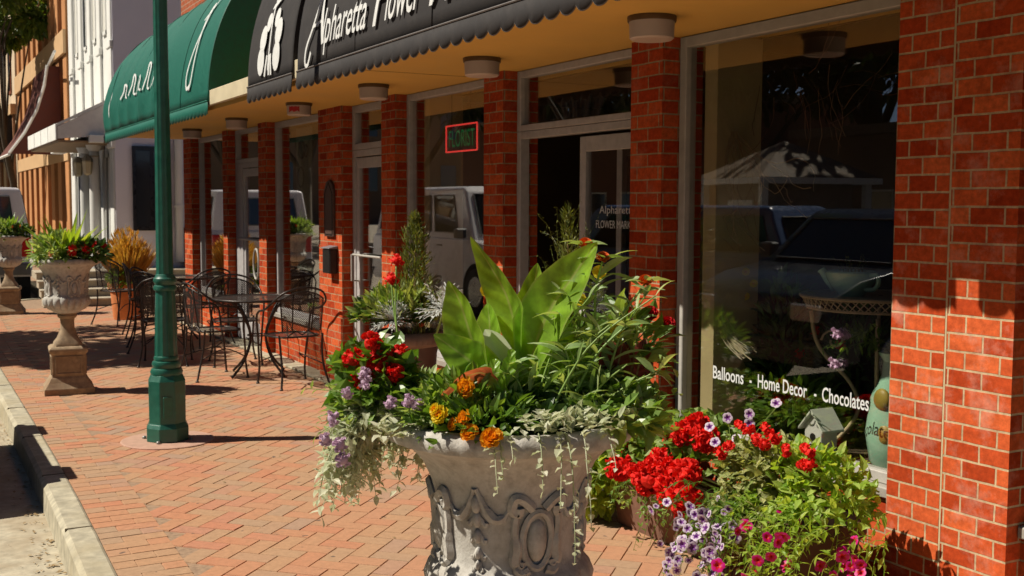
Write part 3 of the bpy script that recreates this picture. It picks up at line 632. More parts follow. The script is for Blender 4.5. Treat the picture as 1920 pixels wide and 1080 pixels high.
# ================================================================ stone urns
STONEB = M_plain('brown_stained_stone', (.40, .29, .18), .85, .4, 22, bmp=.5, dirt=(.26, .15, .08))
def urn_r(z):
    P = [(.405,.125),(.45,.118),(.50,.078),(.56,.058),(.60,.056),(.64,.062),(.66,.085),(.675,.090),(.69,.10),(.72,.155),(.755,.188),(.79,.195),(.815,.185),(.835,.166),(.85,.160),(.90,.163),(.96,.168),(1.01,.178),(1.05,.196),(1.08,.222),(1.10,.250)]
    for (a, b), (c, d) in zip(P, P[1:]):
        if a <= z <= c: return b + (d - b) * (z - a) / (c - a)
    return P[-1][1]
def stone_urn(label):
    t = empty('stone_urn', (0, 0, 0), 0, label, 'stone urn', 'stone urns along the kerb')
    # plinth
    m = MB()
    def ring(h, z): return [(-h, -h, z), (h, -h, z), (h, h, z), (-h, h, z)]
    prf = [(.20, .0), (.20, .05), (.188, .065), (.165, .10), (.148, .135), (.136, .15), (.136, .335), (.150, .35), (.156, .365), (.156, .385), (.14, .40), (.125, .405)]
    rows = [ring(h, z) for h, z in prf]; m.grid([r for r in rows], close=True)
    m.add(ring(.125, .405), [(0, 1, 2, 3)])
    pl_ = m.build('plinth', STONEB, t, bevel=.004)
    q = MB()
    for k in range(4):
        a = k * pi / 2; ca, sa = cos(a), sin(a)
        for (u0, v0, u1, v1) in ((-.11, .165, .11, .18), (-.11, .31, .11, .325), (-.11, .18, -.095, .31), (.095, .18, .11, .31)):
            u, v = (u0 + u1) / 2, (v0 + v1) / 2; hu, hv = (u1 - u0) / 2, (v1 - v0) / 2
            q.obox((ca * .138 - sa * u, sa * .138 + ca * u, v), (ca * .006, sa * .006, 0), (-sa * hu, ca * hu, 0), (0, 0, hv))
    q.build('panel_moulding', STONEB, pl_, bevel=.002)
    # pedestal neck: square pyramid foot rising to the stem
    m = MB(); rows = []
    for z, h, sq in ((.405, .118, 1), (.43, .112, 1), (.47, .088, .7), (.52, .068, .3), (.56, .058, 0), (.61, .056, 0), (.635, .060, 0), (.645, .074, 0), (.66, .080, 0), (.675, .076, 0), (.69, .09, 0)):
        r = []
        for k in range(32):
            a = 2 * pi * k / 32 + pi / 32; s_ = 1 / max(abs(cos(a)), abs(sin(a))); r.append((h * (1 + (s_ - 1) * sq) * cos(a), h * (1 + (s_ - 1) * sq) * sin(a), z))
        rows.append(r)
    m.grid(rows, close=True); m.build('stem', STONEB, t, smooth='auto')
    # gadrooned bulge + drum + flared lip
    m = MB(); prf = [(urn_r(z), z) for z in (.685, .70, .72, .74, .755, .77, .79, .805, .815, .825, .835, .85, .875, .90, .93, .96, .985, 1.01, 1.03, 1.05, 1.065, 1.08, 1.095)] + [(.270, 1.105), (.278, 1.108), (.284, 1.118), (.286, 1.130), (.282, 1.142), (.272, 1.150), (.258, 1.152), (.245, 1.146), (.235, 1.125), (.225, 1.10)]
    def rf(r, z, a):
        if z < .82: return r - .016 * max(0, min(1, (z - .69) / .05)) * max(0, min(1, (.822 - z) / .03)) * (1 - abs(sin(a * 9)) ** .7)
        if z > 1.10 and z < 1.145: return r - .004 * (1 - abs(sin(a * 22)))
        return r + .0018 * noise.noise(V((cos(a) * 4, sin(a) * 4, z * 9)))
    m.lathe(prf, 180, rfun=rf, cap=False); bowl = m.build('bowl', STONE, t, smooth='auto')
    m = MB(); m.lathe([(.228, 1.118), (.10, 1.135), (.01, 1.14)], 30, cap=False); m.build('soil', M_plain('potting_soil', (.045, .03, .02), .95, .5, 40, bmp=.8), t)
    # relief ornament lying on the drum
    q = MB()
    def S(a, z, o=.004): r = urn_r(z) + o; return (r * cos(a), r * sin(a), z)
    def ln(pts, r): q.tube([S(a, z, .002) for a, z in dense(pts, 4)], r * 1.35 if not isinstance(r, list) else [1.35 * r[min(len(r) - 1, int(i * len(r) / ((len(pts) - 1) * 4 + 1)))] for i in range((len(pts) - 1) * 4 + 1)], 6)
    for k in range(4):
        A = k * pi / 2 + .35
        ln([(A + .20 * cos(j * pi / 8), .905 + .062 * sin(j * pi / 8)) for j in range(17)], .0065)          # oval frame
        c_ = S(A, .905, -.004); nrm = V((cos(A), sin(A), 0)); Mx = Matrix.Rotation(A, 3, 'Z'); q.ball(c_, 1, 12, 8, (.020, .024, .05), Mx)
        for sgn in (-1, 1):
            ln([(A + sgn * .08, .975), (A + sgn * .20, .995), (A + sgn * .30, 1.00), (A + sgn * .33, .975), (A + sgn * .26, .965), (A + sgn * .25, .98)], .009)   # top volute
            ln([(A + sgn * .28, .965), (A + sgn * .30, .93), (A + sgn * .27, .89), (A + sgn * .29, .86), (A + sgn * .22, .845), (A + sgn * .20, .86)], [.007, .011, .008])
            ln([(A + sgn * .33, .985), (A + sgn * .45, .955), (A + sgn * .58, .955), (A + sgn * .70, .985), (A + sgn * .775, 1.02)], [.004, .008, .009, .006, .004])   # swag
            ln([(A + sgn * .12, .84), (A + sgn * .22, .835), (A + sgn * .30, .85), (A + sgn * .33, .87)], [.008, .006])
        B = A + pi / 4                                                                                # bellflower drop
        for j, z in enumerate((.985, .950, .912, .874, .848)):
            s_ = 1 - j * .12; c_ = S(B, z, .001); Mx = Matrix.Rotation(B, 3, 'Z'); q.ball(c_, 1, 10, 7, (.014, .012 * s_, .022 * s_), Mx)
            for sgn in (-1, 1): ln([(B + sgn * .02, z + .006), (B + sgn * .07 * s_, z - .002), (B + sgn * .12 * s_, z - .014), (B + sgn * .14 * s_, z - .006)], .0048 * s_)
    q.build('relief_ornament', STONE, bowl, smooth='auto')
    return t
UC = V((1.212, 2.233, 0))
URN = stone_urn('large weathered stone urn in the foreground overflowing with mixed flowers'); URN.location = UC; URN.rotation_euler.z = radians(-117)
U2 = copy_tree(URN); U2.location = (1.29, 10.35, 0); U2.rotation_euler.z = radians(-100); U2.rotation_euler.z = radians(-95); U2['label'] = 'stone urn on a square plinth left of the green lamp post'
U3 = copy_tree(URN); U3.location = (1.47, 18.1, 0); U3.rotation_euler.z = radians(-100); U3['label'] = 'farthest stone urn at the left edge beside the white van'
for o in (U2, U3):
    for c_ in o.children:
        pass
# ================================================================ bistro furniture
IRON = M_plain('dark_wrought_iron', (.045, .036, .032), .42, .3, 30, metal=.55, bmp=.1)
def make_mesh_mat():
    m, nt, bs, out = new_mat('expanded_metal_mesh'); bs.inputs['Base Color'].default_value = (.055, .045, .042, 1); bs.inputs['Metallic'].default_value = .4; bs.inputs['Roughness'].default_value = .5
    co = objco(nt, (1, 1, 1), kind='UV'); mp = nt.nodes.new('ShaderNodeMapping'); mp.inputs['Rotation'].default_value = (0, 0, radians(45)); nt.links.new(co, mp.inputs[0])
    ck = nt.nodes.new('ShaderNodeTexBrick'); ck.offset = 0; ck.inputs['Scale'].default_value = 1; ck.inputs['Brick Width'].default_value = .013; ck.inputs['Row Height'].default_value = .013; ck.inputs['Mortar Size'].default_value = .0028; ck.inputs['Mortar Smooth'].default_value = 0
    nt.links.new(mp.outputs[0], ck.inputs[0]); tr = nt.nodes.new('ShaderNodeBsdfTransparent'); mx = nt.nodes.new('ShaderNodeMixShader')
    nt.links.new(ck.outputs[1], mx.inputs[0]); nt.links.new(tr.outputs[0], mx.inputs[1]); nt.links.new(bs.outputs[0], mx.inputs[2]); nt.links.new(mx.outputs[0], out.inputs[0]); return m
MESHM = make_mesh_mat()
def make_chair():
    t = empty('bistro_chair', (0, 0, 0), 0, None, 'chair', 'wrought iron bistro chairs on the terrace')
    # facing +Y : seat centre at origin
    m = MB(); sp = []
    for k in range(29):
        a = 2 * pi * k / 28; c, s_ = cos(a), sin(a); sp.append((.215 * math.copysign(abs(c) ** .6, c), .205 * math.copysign(abs(s_) ** .6, s_), .45))
    m.tube(sp, .009, 7, caps=False); fr_ = m.build('seat_frame', IRON, t, smooth=True)
    m = MB(); rows = [[(x * f, y * f, .452 - .012 * (1 - f * f)) for x, y, z in sp] for f in (1, .7, .4, .05)]; m.grid(rows); m.build('seat', MESHM, t)
    # curved back hoop that sweeps down into the arms
    hp = dense([(-.25, .17, .45), (-.265, .16, .60), (-.27, .10, .665), (-.275, -.03, .69), (-.26, -.16, .76), (-.19, -.245, .845), (-.08, -.275, .885), (0, -.28, .892), (.08, -.275, .885), (.19, -.245, .845), (.26, -.16, .76), (.275, -.03, .69), (.27, .10, .665), (.265, .16, .60), (.25, .17, .45)], 4)
    m = MB(); m.tube(hp, .010, 7); m.build('arm_hoop', IRON, t, smooth=True)
    m = MB()
    rows = []
    for f in (0, .33, .66, 1):
        r = []
        for k in range(13):
            u = -1 + 2 * k / 12; x = .185 * u * (1 + .12 * f); top = .50 + f * (.375 - .07 * u * u - .02)
            y = -.205 - .065 * f + .055 * u * u * f; r.append((x, y, top))
        rows.append(r)
    m.grid(rows); m.build('back_panel', MESHM, t)
    m = MB(); e = [rows[i][0] for i in range(4)] + rows[3][1:-1] + [rows[3 - i][12] for i in range(4)]
    m.tube(e, .007, 6)
    for k in (3, 9): m.tube([rows[i][k] for i in range(4)], .006, 6)
    m.tube(dense([(-.15, -.20, .45), (-.06, -.21, .50), (0, -.212, .47), (.06, -.21, .50), (.15, -.20, .45)], 4), .006, 6)
    m.build('back_frame', IRON, t, smooth=True)
    for sx in (-1, 1):
        m = MB(); m.tube(dense([(sx * .25, .17, .46), (sx * .235, .19, .30), (sx * .225, .20, .15), (sx * .235, .215, .012)], 4), .010, 7); m.lathe([(.016, 0), (.016, .010), (.011, .016)], 10, (sx * .235, .215, 0)); m.build('leg', IRON, t, smooth='auto')
        m = MB(); m.tube(dense([(sx * .21, -.19, .47), (sx * .20, -.20, .30), (sx * .205, -.235, .15), (sx * .235, -.28, .012)], 4), .010, 7); m.lathe([(.016, 0), (.016, .010), (.011, .016)], 10, (sx * .235, -.28, 0)); m.build('leg', IRON, t, smooth='auto')
    m = MB(); m.tube(dense([(-.225, .2, .20), (-.1, .05, .27), (-.2, -.21, .2)], 4), .006, 6); m.tube(dense([(.225, .2, .20), (.1, .05, .27), (.2, -.21, .2)], 4), .006, 6); m.build('stretcher', IRON, t, smooth=True)
    return t
CH = make_chair()
# facing angle: rz rotates +Y facing counter-clockwise
chairs = [((3.12, 9.86), 8, 'nearest bistro chair, its rounded back towards the viewer beside the near table'),
          ((2.62, 10.62), -80, 'bistro chair pushed in at the street side of the near table'),
          ((3.02, 11.40), 172, 'bistro chair behind the near table with a wide pale hoop back'),
          ((2.40, 11.75), -18, 'bistro chair with an upright solid looking mesh back just right of the lamp post'),
          ((2.55, 12.62), -60, 'bistro chair half hidden behind the mesh backed chair right of the lamp post'),
          ((3.1, 13.1), 20, 'bistro chair on the near side of the far table'),
          ((2.72, 14.35), -95, 'bistro chair on the street side of the far table'),
          ((2.64, 13.30), -120, 'bistro chair standing partly behind the green lamp post'),
          ((2.66, 15.95), -55, 'farthest bistro chair in front of the terracotta pot with orange grass')]
for i, ((x, y), rz, lb) in enumerate(chairs):
    c_ = CH if i == 0 else copy_tree(CH); c_.location = (x, y, 0); c_.rotation_euler.z = radians(rz); c_['label'] = lb
TB = empty('bistro_table', (3.02, 10.58, 0), 0, 'round mesh topped bistro table nearest the aluminium door', 'table', 'round bistro tables')
m = MB(); m.tube([(.42 * cos(k * pi / 24), .42 * sin(k * pi / 24), .73) for k in range(49)], .012, 8, caps=False); m.build('top_rim', IRON, TB, smooth=True)
m = MB(); m.lathe([(.42, .735), (.3, .736), (.02, .736)], 40, cap=False); m.build('tabletop', MESHM, TB)
for k in range(4):
    a = k * pi / 2 + .5; m = MB(); m.tube(dense([(.34 * cos(a), .34 * sin(a), .725), (.22 * cos(a), .22 * sin(a), .62), (.10 * cos(a), .10 * sin(a), .38), (.18 * cos(a), .18 * sin(a), .16), (.34 * cos(a), .34 * sin(a), .01)], 4), .012, 7); m.build('leg', IRON, TB, smooth=True)
m = MB(); m.tube([(.10 * cos(k * pi / 8), .10 * sin(k * pi / 8), .38) for k in range(17)], .007, 6, caps=False); m.build('brace_ring', IRON, TB, smooth=True)
T2 = copy_tree(TB); T2.location = (3.0, 13.95, 0); T2['label'] = 'farther round bistro table beneath the green awning'
# ================================================================ buildings further along the street
def building(name, label, loc): return empty(name, loc, 0, label, 'building', None)
WB = building('white_building', 'white pilastered building with its side wall tinted for shade beyond the green awning', (3.5, 20.6, 0))
WHITE = M_plain('white_stucco', (.86, .85, .80), .7, .06, 2, bmp=.1)
SHADE_LAV = M_plain('shade_tinted_side_stucco', (.88, .84, .90), .8, .05, 1.3, bmp=.15, dirt=(.80, .76, .82))  # white stucco; the cool tint of its shaded side is mixed into the colour
b = MB(); b.box(3.42, 20.62, 0, 12, 26.2, 9.5); part(b, 'wall', WHITE, WB)
b = MB(); b.box(3.40, 20.58, 0, 12, 20.618, 9.5); part(b, 'side_wall', SHADE_LAV, WB)
DWIN = M_plain('dark_window_glass', (.03, .035, .045), .08, .1, 3, bmp=0)
for y in (20.61, 21.75, 22.9, 24.05, 25.3):
    b = MB(); b.box(3.37, y, .3, 3.419, y + .36, 9.5); b.box(3.35, y - .03, .3, 3.417, y + .39, .62); b.box(3.35, y - .03, 4.3, 3.418, y + .39, 4.42); b.box(3.34, y - .05, 2.58, 3.416, y + .41, 2.75); part(b, 'pilaster', WHITE, WB, bevel=.008)
for y in (21.15, 22.3, 23.45, 24.6):
    for z0, z1, nm in ((4.6, 6.6, 'window'), (.75, 2.5, 'window')):
        b = MB(); b.box(3.385, y, z0, 3.41, y + .42, z0 + .06); b.box(3.385, y, z1 - .06, 3.411, y + .42, z1); b.box(3.385, y, z0, 3.412, y + .05, z1); b.box(3.385, y + .37, z0, 3.412, y + .42, z1)
        f = part(b, nm, WHITE, WB); q = MB(); q.box(3.398, y + .052, z0 + .062, 3.405, y + .368, z1 - .062); sub(q, 'pane', M_plain('pale_blind', (.80, .78, .70), .6, .1) if z0 > 3 and y != 23.45 else DWIN, f)
for y in (21.5, 22.66):
    b = MB(); b.lathe([(.14, .3), (.14, .38), (.10, .42), (.095, 2.2), (.085, 2.55), (.12, 2.58), (.15, 2.66)], 20, (3.2, y, 0)); part(b, 'column', WHITE, WB, smooth='auto')
b = MB(); b.box(3.0, 20.66, 2.665, 3.24, 26.1, 2.80); part(b, 'entablature', WHITE, WB, bevel=.01)
b = MB(); b.box(3.25, 20.63, 9.3, 3.6, 26.2, 9.7); part(b, 'cornice', WHITE, WB)
# dark shuttered window and small fittings on the side wall
b = MB(); b.box(3.68, 20.52, 1.15, 4.32, 20.575, 2.62); f = part(b, 'window', M_plain('black_window_frame', (.02, .022, .03), .3), WB, bevel=.006)
b = MB(); b.box(3.73, 20.512, 1.22, 3.97, 20.518, 2.54); b.box(4.03, 20.512, 1.22, 4.27, 20.518, 2.54); sub(b, 'pane', DWIN, f)
b = MB(); b.lathe([(.07, .6), (.07, 2.9)], 16, (4.46, 20.5, 0)); b.lathe([(.085, 1.55), (.085, 1.6)], 16, (4.46, 20.5, 0)); part(b, 'downpipe', WHITE, WB, smooth='auto')
b = MB(); b.box(4.55, 20.5, 0, 5.4, 20.575, 1.2); part(b, 'brick_base', BRICK, WB)
# wall lanterns
LN = None
for i, y in enumerate((21.15, 22.3)):
    if i == 0:
        t = empty('wall_lantern', (3.1, y, 2.3), 0, 'cream wall lantern nearest on the white building under its awning', 'lantern', 'lanterns on the white building')
        m = MB(); m.lathe([(.05, .0), (.10, .04), (.13, .30), (.11, .33)], 6, cap=True); m.build('glass', M_plain('cream_lantern_glass', (.70, .58, .36), .4, .1), t)
        m = MB(); m.lathe([(.14, .33), (.09, .40), (.02, .46)], 6); m.tube([(0, 0, .42), (.28, 0, .42)], .015, 6); m.build('cap', M_plain('lantern_cap', (.55, .48, .35), .4), t); LN = t
    else: t = copy_tree(LN); t['label'] = 'cream wall lantern further back on the white building under its awning'
    t.location = (3.06, y + .2, 2.12); t.scale = (.72, .72, .8)
WA = empty('awning', (3.42, 23, 2.8), 0, 'pale grey sloping awning with white edge on the white building', 'awning')
GREYC = M_plain('pale_grey_canvas', (.84, .80, .74), .7, .08, 12)
b = MB(); b.prism([(2.50, 2.98), (3.40, 3.46), (3.40, 3.40), (2.50, 2.93)], 'Y', 20.75, 25.2); part(b, 'canopy', WHITE, WA)
b = MB(); b.prism([(2.505, 2.925), (3.40, 3.395), (3.40, 2.80), (2.505, 2.72)], 'Y', 20.76, 20.78); part(b, 'end_panel', GREYC, WA)
b = MB(); b.box(2.47, 20.74, 2.70, 2.495, 25.2, 2.97); 
for y in (21.8, 22.9, 24.0): b.box(2.463, y, 2.70, 2.4695, y + .25, 2.965)
part(b, 'valance', WHITE, WA)
b = MB(); b.box(2.52, 20.80, 2.66, 3.4, 25.1, 2.70); part(b, 'frame', M_plain('awning_underside', (.35, .24, .14), .7), WA)
# orange building
OB = building('orange_building', 'orange brick building with tan bands beyond the white building', (3.5, 31, 0))
ORB = M_plain('orange_brick_far', (.60, .27, .10), .8, .12, 3); TAN = M_plain('tan_stone_band', (.72, .46, .24), .7, .08, 3); BRW = M_plain('brown_recess_brick', (.26, .075, .03), .8, .15, 3)
b = MB(); b.box(3.55, 26.24, 0, 12, 37.3, 10); part(b, 'wall', BRW, OB)
yy = 26.3; k = 0
while yy < 37:
    b = MB(); b.box(3.38, yy, 0, 3.548, yy + .55, 10); part(b, 'pilaster', ORB, OB, bevel=.01)
    q = MB(); q.box(3.53, yy + .70, 5.6 - 3.4, 3.546, yy + 1.12, 4.7); f = part(q, 'window', WHITE if k == 2 else M_plain('dark_red_window_trim', (.2, .05, .03), .5), OB)
    q = MB(); q.box(3.518, yy + .74, 2.3, 3.528, yy + 1.08, 4.6); sub(q, 'pane', DWIN, f)
    q = MB(); q.box(3.53, yy + .70, 5.7, 3.546, yy + 1.12, 7.2); f = part(q, 'window', WHITE, OB); q = MB(); q.box(3.518, yy + .74, 5.8, 3.528, yy + 1.08, 7.1); sub(q, 'pane', DWIN, f)
    yy += 1.28; k += 1
for z0, z1 in ((4.85, 5.35), (7.3, 7.8)):
    b = MB(); b.box(3.32, 26.26, z0, 3.379, 37.3, z1); part(b, 'stone_band', TAN, OB)
b = MB(); b.box(3.36, 26.26, 2.55, 3.379, 37.3, 2.9); part(b, 'stone_band', TAN, OB)
OA = empty('awning', (3.3, 29, 3), 0, 'dark brown swooping awning with a white edge beyond the white awning', 'awning')
pr = [(2.30, 2.70), (2.62, 3.15), (2.88, 3.65), (3.05, 4.2), (3.12, 4.65)]
OC = M_plain('brown_awning_canvas', (.13, .030, .016), .7, .2)
b = MB(); b.prism(pr + [(3.36, 4.65), (3.36, 2.70)], 'Y', 27.2, 27.24); part(b, 'end_panel', OC, OA)
b = MB(); rows = [[(x - .01, y, z) for x, z in pr] for y in (27.2, 28.6, 30)]; b.grid(rows); part(b, 'canopy', OC, OA, solid=.01)
b = MB(); b.tube([(x - .02, 27.18, z + .01) for x, z in pr], .035, 6); b.tube([(3.12, 27.18, 4.66), (2.95, 24.6, 4.66 - .0)], .03, 6); b.tube([(2.28, 27.18, 2.68), (2.28, 30, 2.68)], .03, 6); part(b, 'white_edge', WHITE, OA)
# beige building
GB = building('beige_building', 'pale beige building at the far left edge of the street', (3.5, 43, 0))
b = MB(); b.box(3.35, 37.35, 0, 14, 60, 12); part(b, 'wall', M_plain('beige_stucco', (.74, .58, .40), .8, .08, 1.5), GB)
for k in range(6):
    b = MB(); b.box(3.31, 38.4 + k * 2.3, 5.0, 3.347, 39.2 + k * 2.3, 7.0); f = part(b, 'window', BRW, GB); b = MB(); b.box(3.30, 38.5 + k * 2.3, 5.1, 3.308, 39.1 + k * 2.3, 6.9); sub(b, 'pane', DWIN, f)
    b = MB(); b.box(3.28, 37.6 + k * 2.3, 0, 3.347, 38.1 + k * 2.3, 4.3); part(b, 'pilaster', M_plain('brown_pilaster', (.33, .16, .08), .7), GB)
b = MB(); b.box(3.2, 37.36, 4.3, 3.347, 60, 4.6); part(b, 'stone_band', TAN, GB)
NA = empty('awning', (3.3, 40, 3), 0, 'plain black awning at the far left on the beige building', 'awning')
pr = [(2.2, 2.75), (2.26, 3.2), (2.5, 3.75), (2.8, 4.1), (3.28, 4.3)]
b = MB(); b.prism(pr + [(3.28, 2.9)], 'Y', 37.9, 37.94); part(b, 'end_panel', BLACKCLOTH, NA)
b = MB(); b.grid([[(x - .01, y, z) for x, z in pr] for y in (37.9, 45)]); part(b, 'canopy', BLACKCLOTH, NA, solid=.01)
# steps
ST = empty('stone_steps', (3.2, 19.5, 0), 0, 'low stone steps with worn treads in front of the white building', 'steps')
STEPM = M_plain('sandstone_steps', (.50, .42, .31), .8, .2, 12, bmp=.3)
for k in range(4):
    b = MB(); b.box(2.02, 18.9 + k * .32, k * .125 + .001, 4.6, 18.9 + (k + 1) * .32 if k < 3 else 20.57, (k + 1) * .125); b.box(2.0, 18.875 + k * .32, (k + 1) * .125 - .03, 4.6, 18.899 + k * .32, (k + 1) * .125 - .001); part(b, 'step', STEPM, ST, bevel=.006)
# terracotta pot with orange grass
TC = M_plain('terracotta', (.74, .27, .09), .8, .2, 12, bmp=.2, dirt=(.62, .25, .12))
t = empty('terracotta_pot', (2.87, 16.55, 0), 0, 'large round terracotta pot holding orange ornamental grass', 'pot')
m = MB(); m.lathe([(.19, 0), (.20, .02), (.235, .40), (.262, .41), (.268, .43), (.270, .51), (.262, .52), (.245, .52), (.235, .46)], 40, cap=False); m.add([(.236 * cos(k * pi / 10), .236 * sin(k * pi / 10), .47) for k in range(20)], [tuple(range(20))]); m.build('pot', TC, t, smooth='auto')
# ================================================================ plants
def leafq(mb, p, d, up, L, Wd, droop=.2, fold=.15):
    # small leaf: 3 stations with a folded midrib
    d = d.normalized(); s = d.cross(up)
    if s.length < 1e-4: s = d.cross(V((1, 0, 0)))
    s.normalize(); n = s.cross(d)
    vs = [p]
    tw = U(-.5, .5)
    for t, w_ in ((.38, .5), (.74, .33)):
        if t > .5: s, n = (s * cos(tw) + n * sin(tw)), (n * cos(tw) - s * sin(tw))
        c = p + d * (L * t) - n * (droop * L * t * t); vs += [c + s * (Wd * w_) + n * (fold * Wd), c - n * 0, c - s * (Wd * w_) + n * (fold * Wd)]
    vs.append(p + d * L - n * (droop * L))
    mb.add(vs, [(0, 2, 1), (0, 3, 2), (1, 2, 5, 4), (2, 3, 6, 5), (4, 5, 7), (5, 6, 7)])
def rdir(zmin=-1):
    while 1:
        q = V((U(-1, 1), U(-1, 1), U(-1, 1)))
        if .05 < q.length < 1 and q.normalized().z >= zmin: return q.normalized()
def bush(mb, c, rad, n, L, Wd, upb=.5, inner=.35, zmin=-.5, droop=.25, jit=.5):
    c = V(c)
    for _ in range(n):
        q = rdir(zmin); r = inner + (1 - inner) * sqrt(R()); k = 1 + .25 * noise.noise(q * 2.3 + c * 7)
        p = c + V((q.x * rad[0], q.y * rad[1], q.z * rad[2])) * r * k
        d = (q + V((0, 0, upb)) + rdir() * jit); up = (q + V((0, 0, 1)) + rdir() * .5)
        s = U(.65, 1.2); leafq(mb, p, d, up, L * s, Wd * s, droop * U(.3, 1.6))
def strand(mb, p, d, length, step, L, Wd, mbs=None, grav=1.2, sr=.0016, wander=.25, leafup=None, pairs=1):
    p = V(p); d = V(d).normalized(); pts = [p.copy()]; n = max(2, int(length / step))
    for i in range(n):
        d = (d + V((0, 0, -grav * step * 6)) * (1 if d.z > -.95 else .2) + rdir() * wander * .5).normalized(); p = p + d * step; pts.append(p.copy())
        for k in range(pairs):
            q = (rdir() + d * .3); q = q - d * q.dot(d) * .5
            s = U(.6, 1.15) * (1 - .35 * i / n); leafq(mb, p, q, leafup or V((0, 0, 1)), L * s, Wd * s, U(.1, .5))
    (mbs or mb).tube(pts, [sr * (1 - .5 * i / len(pts)) for i in range(len(pts))], 4)
    return pts
def blade(mb, pts, wd, side, fold=.2, cup=0, nw=4, wave=0):
    # large leaf: centre line, half widths, side vector; folded along its midrib
    pts = [V(p) for p in pts]; n = len(pts); rows = []
    for i, p in enumerate(pts):
        t = (pts[min(n - 1, i + 1)] - pts[max(0, i - 1)]).normalized(); s = (side - t * side.dot(t)).normalized(); nn = s.cross(t); w_ = wd[i] if isinstance(wd, (list, tuple)) else wd(i / (n - 1))
        r = []
        for k in range(-nw, nw + 1):
            u = k / nw; mb.ex[len(mb.v) + i * (2 * nw + 1) + k + nw] = (u, i / (n - 1)); r.append(p + s * (u * w_) + nn * (fold * w_ * (abs(u) ** 1.3) + wave * w_ * sin(i * 1.1 + k * .3) * abs(u)))
        rows.append(r)
    mb.grid(rows)
def sp(pts, n=6): return [V(q) for q in dense3(pts, n)]
def dense3(pts, n=6):
    P = [V(p) for p in pts]; out = []
    for i in range(len(P) - 1):
        p0, p1, p2, p3 = [P[max(0, min(len(P) - 1, i + k))] for k in (-1, 0, 1, 2)]
        for j in range(n):
            t = j / n; out.append(.5 * ((2 * p1) + (p2 - p0) * t + (2 * p0 - 5 * p1 + 4 * p2 - p3) * t * t + (3 * p1 - p0 - 3 * p2 + p3) * t ** 3))
    return out + [P[-1]]
LF = dict(
    green=M_leaf('fresh_green_leaf', [(.07, .15, .018), (.13, .25, .035), (.22, .34, .06)], .40, .35),
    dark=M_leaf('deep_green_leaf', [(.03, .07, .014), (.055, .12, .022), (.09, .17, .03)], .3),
    lime=M_leaf('lime_leaf', [(.22, .36, .03), (.32, .46, .05), (.42, .50, .09)], .45),
    grey=M_leaf('grey_green_leaf', [(.20, .33, .09), (.32, .44, .16), (.46, .54, .26)], .35),
    silver=M_leaf('silver_leaf', [(.52, .58, .36), (.68, .70, .50), (.80, .80, .64)], .45, tcol=(1, 1, .8)),
    white=M_leaf('dusty_white_leaf', [(.62, .65, .60), (.76, .78, .74)], .2, tcol=(1, 1, 1)),
    canna=M_leaf('canna_leaf', [(.20, .44, .035), (.29, .52, .045), (.40, .58, .07)], .55, .28, vein=True),
    rust=M_leaf('coleus_leaf', [(.62, .16, .09), (.62, .20, .10)], .35, tcol=(1.3, 1, .6), vein=True),
    stem=M_leaf('green_stem', [(.20, .34, .07), (.30, .42, .10)], .1),
    orangegrass=M_leaf('orange_grass', [(.55, .26, .04), (.75, .40, .07), (.48, .34, .06), (.80, .52, .14)], .4, tcol=(1.2, 1, .5)),
    dry=M_leaf('dry_twig', [(.30, .19, .09), (.42, .30, .15)], .1),
    olive=M_leaf('olive_evergreen', [(.08, .11, .02), (.14, .17, .03), (.22, .23, .05)], .3))
RED = M_leaf('scarlet_petal', [(.85, .006, .003), (.95, .014, .006), (.90, .03, .008)], .3, .7, tcol=(1, .5, .5))
HOT = M_leaf('hot_pink_petal', [(.62, .004, .20), (.72, .012, .28)], .3, .5, tcol=(1, .6, 1))
PURP = M_leaf('purple_throat', [(.16, .03, .22), (.22, .05, .30)], .2, .6, tcol=(1, 1, 1))
PWHITE = M_leaf('lilac_white_petal', [(.66, .52, .66), (.76, .66, .76)], .3, .5, tcol=(1, 1, 1))
LILAC = M_leaf('lilac_petal', [(.62, .40, .58), (.74, .54, .68), (.52, .28, .46)], .3, .5, tcol=(1, 1, 1))
ORNG = M_leaf('orange_petal', [(.95, .34, .01), (.95, .44, .015), (.95, .56, .03)], .5, .5, tcol=(1, .8, .5))
YEL = M_leaf('yellow_petal', [(.95, .72, .02), (.95, .80, .06)], .5, .5, tcol=(1, .9, .5))
DKRED = M_leaf('deep_red_petal', [(.50, .004, .008), (.62, .01, .012)], .2, .5, tcol=(1, .6, .6))
def petal(mb, c, d, n, L, Wd, cup=.25, lift=0, ruffle=0):
    d = d.normalized(); s = d.cross(n).normalized(); n = s.cross(d)
    vs = [c, c + d * L * .45 + s * Wd * .42 + n * cup * L * .1, c + d * L * .45 - s * Wd * .42 + n * cup * L * .1, c + d * L * .85 + s * Wd * .5 + n * L * cup * (1 + ruffle), c + d * L * 1.0 + n * L * cup * (1 - ruffle), c + d * L * .85 - s * Wd * .5 + n * L * cup * (1 + ruffle * .5)]
    mb.add(vs, [(0, 1, 4), (0, 4, 2), (1, 3, 4), (2, 4, 5)])
def ball_head(name, r, npet, mat, size=.35, core=None, sq=.8):
    m = MB(); m.ball((0, 0, 0), r * .80, 10, 7, (1, 1, sq))
    for i in range(npet):
        q = rdir(-.6); c = V((q.x, q.y, q.z * sq)) * r * .66; petal(m, c, q + rdir() * .6, rdir(), r * size * 1.7, r * size * 1.5, .3, ruffle=.3)
    return mesh_only(m, name, [mat], fixn=False)
